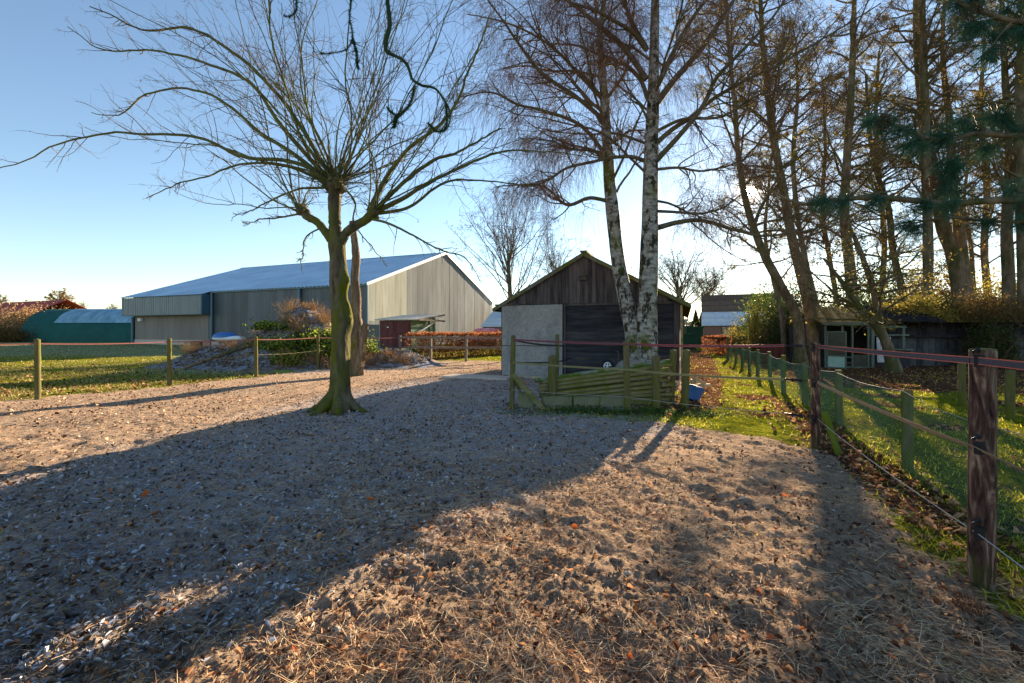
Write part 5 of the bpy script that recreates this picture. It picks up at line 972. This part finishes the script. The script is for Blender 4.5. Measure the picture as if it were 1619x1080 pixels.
# ------------------------------------------------------------------ hedges, heap, undergrowth
rh=np.random.default_rng(15)
def hedge(name,label,x0,y0,x1,y1,w_,h_,n,leaf,size,cat='hedge'):
    L=math.hypot(x1-x0,y1-y0); a_=math.atan2(y1-y0,x1-x0); t=thing(name,label,cat,(x0,y0,0),a_)
    u=rh.random(n)*L; f=rh.random(n); z=np.where(f<.4,h_*(1-.03*rh.random(n)**2*3),h_*rh.random(n)); y=np.where(f<.4,(rh.random(n)-.5)*w_,np.where(f<.85,-w_/2,w_/2))+rh.normal(0,.05,n); z=z+fbm(u*2,y*2,3,8)*.22+rh.normal(0,.03,n); y=y+fbm(u*1.5,z*2,3,4)*.3
    C=np.stack([u,y,np.maximum(z,.02)],-1); uu=rh.normal(0,1,(n,3)); uu/=np.linalg.norm(uu,axis=1,keepdims=True); v=np.cross(uu,rh.normal(0,1,(n,3))); v/=np.linalg.norm(v,axis=1,keepdims=True); s=size*(.6+.8*rh.random(n))[:,None]
    V,q=leafmesh(C,uu*s,v*s*.7); m=MB(); m.add(V,q); m.build('foliage',M[leaf],t,False)
    k=int(L*14); S=np.stack([rh.random(k)*L,rh.uniform(-w_/3,w_/3,k),np.zeros(k)],-1); D=rh.normal(0,.3,(k,3)); D[:,2]=1; P=grow(S,D,rh.uniform(.8,1.0,k)*h_,7,.1,0,rh); m=MB(); m.tubes(P,taper(np.full(k,.014),7,1,.4),4)
    S,D,rd,t_=kids(P,taper(np.full(k,.014),7,1,.4),8,.1,1,55,15,rh); m.tubes(grow(S,D,rh.uniform(.15,.4,len(S)),4,.2,.05,rh),taper(np.full(len(S),.005),4,1,.5),3); m.build('stems',M['twig'],t,False)
hedge('beech_hedge','clipped beech hedge with rust orange leaves behind the rail fence',-5.2,22.6,4.2,35.0,1.0,1.38,26000,'leaf_beech',.075)
hedge('beech_hedge','short clipped orange beech bush beside the path right of the shed',12.8,28.4,14.0,28.9,1.1,1.15,4200,'leaf_beech',.085,'bush')
# compost heap
HP=thing('compost_heap','tall frosty heap of garden waste overgrown with evergreens beyond the left fence','heap',(-9.7,19.5,0)); n=90
gx,gy=np.meshgrid(np.linspace(-6.5,7.5,n*2),np.linspace(-4.2,4.5,n))
def heapz(x,y):
    nz=fbm(x*.8,y*.8,4,91)*.5; big=2.45*np.exp(-(np.abs((x-.2)/2.6)**2.0+((y-.3)/2.0)**2)); lo=.8*np.exp(-(((x-4.3)/1.7)**2+((y-.5)/1.5)**2)); le=.95*np.exp(-(((x+3.4)/2.0)**2+((y-.2)/1.6)**2))
    return np.maximum(np.maximum(big,lo),le)*(1+nz)+fbm(x*4,y*4,4,93)*.13*np.minimum(1,(big+lo+le)*1.4)-.12
Zh=heapz(gx,gy); m=MB(); k=gx.shape[1]; i=np.arange(n*k).reshape(n,k); m.add(np.stack([gx,gy,Zh],-1),np.stack([i[:-1,:-1],i[:-1,1:],i[1:,1:],i[1:,:-1]],-1))
hm=overlay(mat('compost',[(.035,.026,.018),(.09,.065,.045),(.16,.12,.08)],(5,5,5),rough=.95,bump=.9,bdist=.04,bscale=(12,12,12)),(.26,.31,.39),(.47,.58),(2.2,2.2,4),amt=.75)
m.build('mound',hm,HP,True,0)
def hs(x,y): return float(heapz(np.array([x]),np.array([y]))[0])
m=MB(); n_=12000; x=rh.uniform(-4.5,6,n_); y=rh.uniform(-3.2,2,n_); z=heapz(x,y); ok=z>.08; x,y,z=x[ok],y[ok],z[ok]; n_=len(x); u=rh.normal(0,1,(n_,3)); u[:,2]*=.5; u/=np.linalg.norm(u,axis=1,keepdims=True); v=np.cross(u,rh.normal(0,1,(n_,3))); v/=np.linalg.norm(v,axis=1,keepdims=True); V,q=leafmesh(np.stack([x,y,z+.02],-1),u*.085,v*.045)
m.add(V,q); o_=m.build('litter',mat('frosted litter',[(.04,.028,.018),(.11,.075,.05),(.20,.21,.24)],(1,1,1),isl=1.0,rough=.9,bump=0,trans=.1),HP,False); o_['kind']='stuff'
m=MB(); m2=MB()
for (x,y,rx,hh,leaf,n_) in ((1.3,-1.2,.9,.55,0,1500),(.2,-1.7,.8,.5,0,1100),(2.1,-.9,.8,.7,0,1200),(1.9,-.2,1.0,.3,0,600),(-.5,-.8,.8,.35,0,700),(1.8,-1.6,1.0,.5,0,1200),(2.8,-1.5,.5,.5,0,600),(1.0,-2.4,.6,.45,0,700),(-.8,-1.4,.4,.3,0,250),(3.0,.2,.7,.7,0,600)):
    V,q=blob((x,y,hs(x,y)-.05),(rx,rx*.8,hh),int(n_*1.6),.12,rh,14,.25); m.add(V,q)
m.build('evergreen_plants',mat('sunlit evergreen',[(.02,.04,.012),(.07,.11,.018),(.18,.20,.03)],(1,1,1),isl=.8,rough=.5,bump=0,trans=.35),HP,False)
m=MB(); 
for (x,y,s_) in ((1.0,-2.6,.8),(2.9,-.8,1.0),(-2.6,-.2,.6),(2.3,.2,.9),(-4.3,-.5,.7),(-1.6,.3,.6),(4.4,-.6,.5),(.5,.4,.6),(1.9,-2.2,.6),(0,-.6,.9),(.6,-1,.9),(1.4,-.2,.8),(-1,-1.4,.7),(3.6,-1.2,.7),(-.3,.2,.8),(1.2,.3,.9),(2.6,-2.2,.6),(5.0,-.9,.5),(3.2,-2.2,.5)):
    k=60; S=np.tile((x,y,hs(x,y)-.05),(k,1))+rh.normal(0,.16,(k,3))*(1,1,0); D=rh.normal(0,.6,(k,3)); D[:,2]=1; P=grow(S,D,rh.uniform(.4,1,k)*s_,6,.15,-.04,rh); m.tubes(P,taper(np.full(k,.008),6,1,.4),3); S,D,rd,t_=kids(P,taper(np.full(k,.008),6,1,.4),5,.3,1,45,15,rh); m.tubes(grow(S,D,np.full(len(S),.16),3,.2,0,rh),taper(np.full(len(S),.004),3,1,.5),3)
m.build('dry_stems',M['leaf_tan'],HP,False)
m=MB(); m.pole((-3.0,-2.6,.05),(-.9,-1.2,1.05),.07,8,5); m.build('pole',M['bark'],HP)
x,y=gp(448,588); m=MB(); V,q=dome(.42,.25,.10,-.02,20,6,rough=.06); m.add(V,q); o=m.build('moss_cushion',overlay(mat('moss cushion',[(.06,.09,.02),(.13,.17,.04)],(9,9,9),rough=1,bump=.8),(.15,.19,.04),(.45,.6),(20,20,20)),None,True,0); o.location=(x,y,gh(x,y)); tag(o,'flat bright moss cushion on the ground before the heap','moss')
# undergrowth bushes
GU='bushes and brambles under the wood'
def bush(label,x,y,rad,h_,n,leaf,size,z0=0,ns=26,name='bush',grp=GU,cl=30):
    n=int(n*2.2); t=thing(name,label,'bush',(x,y,z0),0,grp); V,q=blob((0,0,.1),(rad[0],rad[1],h_),n,size,rh,cl,.2); m=MB(); m.add(V,q); m.build('foliage',M[leaf],t,False)
    P=stemsfor((0,0,-.1),rad,ns,h_*.95,rh); m=MB(); m.tubes(P,taper(np.full(len(P),.018),7,1,.35),4); S,D,rd,t_=kids(P,taper(np.full(len(P),.018),7,1,.35),9,.2,1,50,15,rh); m.tubes(grow(S,D,rh.uniform(.2,.6,len(S))*h_*.5,5,.2,0,rh),taper(np.full(len(S),.006),5,1,.5),3); m.build('stems',M['twig'],t,False)
bl=[('dark evergreen bush right of the brick house window',(1190,39),(1.5,1.2),2.6,2600,'leaf_dark',.14),('olive bush in front of the brick house corner',(1163,33),(.8,.8),1.9,900,'leaf_olive',.09),
 ('ivy covered thicket left of the leaning trunks',(1222,32),(2.0,1.3),4.4,5200,'leaf_ivy',.13),('dark holly bush behind the leaning trunks',(1248,27),(1.6,1.2),2.8,3600,'leaf_dark',.12),
 ('yellow tinged bush between the house and the wood',(1205,30),(1.2,1.0),3.2,2400,'leaf_olive',.10),('tall ivy clad growth at the wood edge',(1258,29),(1.4,1.2),4.6,4200,'leaf_dark',.13),
 ('dark hedge growth behind the aviary shed',(1335,24),(2.2,1.2),3.6,6000,'leaf_dark',.13),('dense evergreen behind the aviary roof',(1385,26),(2.2,1.4),4.6,6500,'leaf_ivy',.13),
 ('golden leaved bush above the aviary roof',(1440,25.5),(2.2,1.4),4.6,5200,'leaf_olive',.12),('bramble thicket behind the black outbuilding, left part',(1490,24.5),(2.2,1.3),4.5,6000,'leaf_rust',.11),
 ('bramble thicket behind the black outbuilding, middle',(1540,24.5),(2.2,1.3),4.1,5200,'leaf_olive',.11),('bramble thicket behind the black outbuilding, right part',(1605,24),(2.4,1.3),4.0,5200,'leaf_olive',.11),
 ('dark hedge filling the gap behind the mesh fence',(1290,29),(2.4,1.2),2.6,4200,'leaf_dark',.13),('dark thicket far at the right edge of the wood',(1680,24),(2.6,1.3),3.4,4200,'leaf_dark',.12)]
for lb,(px,Y_),rad,h_,n_,lf,sz in bl: bush(lb,(px-CX)/F*Y_,Y_,rad,h_,n_,lf,sz)
bush('tangled brambles lying over the roof of the black outbuilding, left heap',17.5,19.0,(1.7,1.3),1.15,5200,'leaf_olive',.07,1.75,60,'bramble')
bush('tangled brambles lying over the roof of the black outbuilding, right heap',20.3,18.3,(2.3,1.3),1.1,6000,'leaf_rust',.07,1.75,60,'bramble')
bush('dark ivy bush growing against the outbuilding wall',19.0,17.3,(.8,.5),1.9,3000,'leaf_dark',.09,0,30)
bush('rust brown shrub on the far left before the red roofed building',-74,66,(6,3),4.3,7000,'leaf_tan',.30,0,60,grp='shrubs at the far left',cl=60)
bush('darker brown shrub between the red roof and the tunnel shed',-71.8,69.5,(4,3),3.9,5000,'leaf_rust',.26,0,60,grp='shrubs at the far left',cl=50)
bush('low dark red shrub at the foot of the tan one',-72.5,62,(5,2),1.9,4000,'leaf_rust',.22,0,60,grp='shrubs at the far left',cl=50)
bush('small green bush at the foot of the rail fence end post',xr+.55,yr+.6,(.45,.35),.75,600,'leaf_ivy',.06,0,16,grp=None)
# low dark red bin behind the fence near the woods
x,y=(1228-CX)/F*19.5,19.5; t=thing('timber_box','dark red low wooden box among leaves behind the mesh fence','box',(x,y,0)); m=MB(); bw_(m,-.3,.4,0,.04,.0,.8,8); m.box(-.3,.4,.04,.7,0,.79); m.build('boards',M['red_wood'],t,False); m=MB(); m.box(-.34,.44,-.04,.75,.805,.84); m.build('lid',M['trim'],t,False)
x,y=(1195-CX)/F*24,24; t=thing('garden_bench','plain pale topped bench between the house and the leaning trunks','bench',(x,y,0)); m=MB(); m.box(-.65,.65,0,.4,.66,.72); m.build('seat',M['post_grey'],t,False)
for sx in (-.55,.55): m=MB(); m.box(sx-.05,sx+.05,.03,.37,-.05,.66); m.build('leg',M['post_green'],t,False)
# far wood along the horizon
m=MB(); n_=15000; a_=np.radians(rh.uniform(-66,66,n_)); a_=a_; Rr_=rh.uniform(420,520,n_); hmax=5+7*np.clip(vn(a_*40,a_*0,5)*1.3-.2,0,1)+3*vn(a_*160,a_*0,6); C=np.stack([Rr_*np.sin(a_),Rr_*np.cos(a_),hmax*rh.random(n_)],-1); u=rh.normal(0,1,(n_,3)); v=np.cross(u,rh.normal(0,1,(n_,3))); V,q=leafmesh(C,u*1.6,v*1.2); m.add(V,q); o=m.build('far_wood',mat('far wood haze green',[(.10,.10,.09),(.17,.16,.14)],(1,1,1),isl=.4,rough=1,bump=0),None,False); tag(o,'low far off wood running along the horizon','wood',kind='stuff')
# ------------------------------------------------------------------ ground cover
rg=np.random.default_rng(33)
def samp(n,y0,y1,xf=1.45,p=1.0):
    # more per area near, spread over the ground in view and well to the sides
    y=y0*(y1/y0)**(rg.random(n)**p); x=rg.uniform(-1,1,n)*(y*xf+.6); return x,y
def leafcover(n,y0,y1,size,keep,name,m_,label,lift=.012,curl=.4,xf=1.45,wr=(.14,.42)):
    x,y=samp(n,y0,y1,xf); k=keep(x,y)>rg.random(n); x,y=x[k],y[k]; n=len(x); z=gz(x,y)+lift
    a=rg.uniform(0,2*math.pi,n); t=rg.normal(0,curl,(n,2)); u=np.stack([np.cos(a),np.sin(a),t[:,0]],-1); v=np.stack([-np.sin(a),np.cos(a),t[:,1]],-1); s=(size*(.45+.9*rg.random(n)))[:,None]
    w_=np.cross(u,v); w_/=np.linalg.norm(w_,axis=1,keepdims=True); c=(rg.normal(.2,.3,n))[:,None]*s; C=np.stack([x,y,z],-1); wd=rg.uniform(wr[0],wr[1],n)[:,None]
    V=np.stack([C-u*s*.55,C-u*s*.2+v*s*wd+w_*c,C+u*s*.2+v*s*wd*.85+w_*c*1.2,C+u*s*.6+w_*c*.5,C+u*s*.15-v*s*wd*.9+w_*c,C-u*s*.25-v*s*wd+w_*c*.8,C+w_*c*.15],1).reshape(-1,3); i=np.arange(n)*7
    T=np.concatenate([np.stack([i+6,i+a_,i+(a_+1)%6],-1) for a_ in range(6)]); m=MB(); m.add(V,None,T); o=m.build(name,m_,None,True,0); tag(o,label,'leaves',kind='stuff')
Ml=mat('fallen leaves',[(.045,.022,.014),(.12,.055,.028),(.22,.11,.055),(.30,.17,.09)],(1,1,1),isl=1.1,rough=.7,bump=0,trans=.25)
Mo=mat('orange leaves',[(.28,.07,.02),(.45,.14,.03),(.38,.10,.03)],(1,1,1),isl=1.0,rough=.6,bump=0,trans=.35)
Mf=mat('frosted leaves',[(.06,.055,.05),(.13,.13,.135),(.20,.215,.24),(.28,.30,.34)],(1,1,1),isl=1.1,rough=.85,bump=0,trans=.1)
Md=mat('dark wet leaves',[(.05,.035,.027),(.13,.085,.06)],(1,1,1),isl=1.1,rough=.7,bump=0)
def k_l(x,y): g,l=zones(x,y); return l*.9
def k_s(x,y): g,l=zones(x,y); return (1-g)*.5*(.35+np.clip(fbm(x*1.3,y*1.3,3,12)*3+.5,0,1))
def k_f(x,y): return frostmask(x,y)*(.25+.75*np.clip(fbm(x*1.1,y*1.1,3,14)*3+.5,0,1))*(.45+.55*sst(2.5,-2.5,x+.2))*sst(.9,2.2,y)
def k_far(x,y): g,l=zones(x,y); return (1-g)*.9*sst(3.2,11,y)*(.4+.6*np.clip(fbm(x*.9,y*.9,3,19)*3+.6,0,1))
def kx(x,y): g,l=zones(x,y); return (1-g)*.6+l*.4
leafcover(70000,1.6,30,.052,k_l,'fallen_leaves',Ml,'brown leaves lying thickly along the fences and under the wood')
leafcover(26000,1.2,24,.028,k_s,'fallen_leaves',Ml,'scattered brown leaf scraps on the sandy paddock')
leafcover(80000,3.2,24,.038,k_far,'leaf_scraps',mat('dry leaf scraps',[(.07,.04,.025),(.19,.11,.07),(.31,.20,.13),(.38,.27,.19)],(1,1,1),isl=1.2,rough=.8,bump=0),'brown leaf scraps matting the far half of the paddock',wr=(.1,.3))
leafcover(36000,1.2,22,.022,k_s,'fallen_leaves',Md,'dark decayed leaf scraps trodden into the paddock',lift=.006)
leafcover(130000,.8,16,.030,k_f,'frosted_leaves',Mf,'frost rimmed leaves lying in the long shadow of the shed',wr=(.10,.26))
leafcover(140,1.6,14,.042,kx,'fallen_leaves',Mo,'few bright orange leaves dotted over the paddock')
# straw like needles and dry stalks
def straw(n,y0,y1,L,r0,keep,name,m_,label,lift=.012,up=.12,pw=1.0):
    x,y=samp(n,y0,y1,1.45,pw); k=keep(x,y)>rg.random(n); x,y=x[k],y[k]; n=len(x); a=rg.uniform(0,2*math.pi,n)+fbm(x*.6,y*.6,2,3)*5; D=np.stack([np.cos(a),np.sin(a),rg.normal(.05,up,n)],-1); S=np.stack([x,y,gz(x,y)+lift*rg.random(n)],-1); P=grow(S,D,L*rg.uniform(.4,1.2,n),4,.16,-.03,rg); P[:,:,2]=np.maximum(P[:,:,2],gz(P[:,:,0],P[:,:,1])+.002)
    m=MB(); m.tubes(P,taper(np.full(n,r0)*rg.uniform(.6,1.4,n),4,1,.5),3); o=m.build(name,m_,None,False); tag(o,label,'straw',kind='stuff')
Ms=mat('dry needles',[(.16,.09,.05),(.34,.22,.13),(.50,.36,.23)],(1,1,1),isl=1.0,rough=.7,bump=0)
def k_n(x,y):
    g,l=zones(x,y); c=np.clip(fbm(x*1.6,y*1.6,4,55)*3.2+.45,0,1); return (1-g*.7)*(.10+.9*c*sst(-2.5,-.3,x+ .5*(y-2.0)*.8)*sst(6.5,4.0,y))*sst(3.2,2.2,x-.15*y)
straw(190000,.8,7.5,.11,.0009,k_n,'pine_straw',Ms,'dry pine needles matted over the sunlit foreground')
def k_o(x,y): g,l=zones(x,y); return (1-g)*.6*np.clip(fbm(x*1.6,y*1.6,4,56)*3+.4,0,1)
straw(60000,.8,18,.08,.0011,k_o,'straw',mat('dull straw',[(.13,.09,.065),(.32,.23,.16)],(1,1,1),isl=1.0,rough=.8,bump=0),'short dull stalks strewn over the whole paddock')
# grass
def blades(n,y0,y1,h_,keep,label,m_,xf=1.45,w0=.0022):
    x,y=samp(n,y0,y1,xf); k=keep(x,y)>rg.random(n); x,y=x[k],y[k]; n=len(x); a=rg.uniform(0,2*math.pi,n); h=h_*rg.uniform(.4,1.3,n); D=np.stack([np.cos(a)*.7,np.sin(a)*.7,np.ones(n)],-1); S=np.stack([x,y,gz(x,y)-.005],-1); P=grow(S,D,h,4,.18,-.18,rg)
    wv=np.stack([-np.sin(a),np.cos(a),0*a],-1)[:,None,:]*(w0*(1+y*.28))[:,None,None]*np.array([1,.9,.6,.1])[None,:,None]; A=P-wv; B_=P+wv; V=np.stack([A,B_],2).reshape(n,8,3); i=np.arange(n)[:,None]*8; q=np.stack([np.concatenate([i+0,i+2,i+4],1),np.concatenate([i+1,i+3,i+5],1),np.concatenate([i+3,i+5,i+7],1),np.concatenate([i+2,i+4,i+6],1)],-1); m=MB(); m.add(V,q); o=m.build('grass',m_,None,True,0); tag(o,label,'grass',kind='stuff')
Mg=mat('grass blades',[(.08,.10,.008),(.22,.24,.015),(.40,.33,.04)],(.8,.8,.8),isl=.7,rough=.6,bump=0,trans=.4)
def k_g(x,y): g,l=zones(x,y); return g*(1-l*.6)*np.clip(.55+fbm(x*1.4,y*1.4,3,71)*2.5,0.05,1)*(x>-2)
def k_gl(x,y): g,l=zones(x,y); return g*(x<-2)*np.clip(.55+fbm(x*1.4,y*1.4,3,71)*2.5,0.05,1)
def k_gs(x,y): g,l=zones(x,y); return (1-g)*np.clip(fbm(x*2.2,y*2.2,3,72)*4-.55,0,1)*.7
blades(200000,1.5,30,.06,k_g,'short sunlit grass on the right side of the paddock',Mg)
blades(150000,8,60,.08,k_gl,'grass of the left field beyond the tape fence',mat('field grass',[(.10,.10,.03),(.20,.185,.06),(.32,.27,.12)],(.8,.8,.8),isl=.8,rough=.7,bump=0,trans=.3))
def k_fl(x,y): g,l=zones(x,y); return g*(x<-2)*sst(30,12,y)*.8
leafcover(40000,9,34,.06,k_fl,'leaf_scraps',Ml,'brown leaves blown over the left field grass')
blades(16000,1,9,.035,k_gs,'sparse green sprouts in the sand',Mg)
def k_tuft(x,y): return np.exp(-((y-7.85)/.22)**2)*sst(.3,1.0,x)*sst(4,3.2,x)
blades(60000,7.2,8.6,.10,k_tuft,'dark tufts of grass along the foot of the concrete slabs',mat('dark grass',[(.02,.045,.012),(.05,.09,.02)],(2,2,2),isl=.6,rough=.6,bump=0,trans=.3))
# stones in the sand
m=MB(); st=[(1.42,1.9),(1.6,1.75),(.9,2.2),(2.0,2.2)]; 
for i in range(240):
    y=1.0*(9/1.0)**rg.random(); x=rg.uniform(-1,1)*y*1.2
    if zones(np.array([x]),np.array([y]))[0][0]>.4: continue
    s_=.008+.014*rg.random()**3; V,q=dome(s_,s_*.8,s_*.7,0,8,4,low=-.5,rough=.12); m.add(np.array(V)+(x,y,gh(x,y)+.002),q)
o=m.build('pebbles',M['rock'],None,True,0); tag(o,'small pebbles and clods strewn on the sandy paddock','pebbles',kind='stuff')
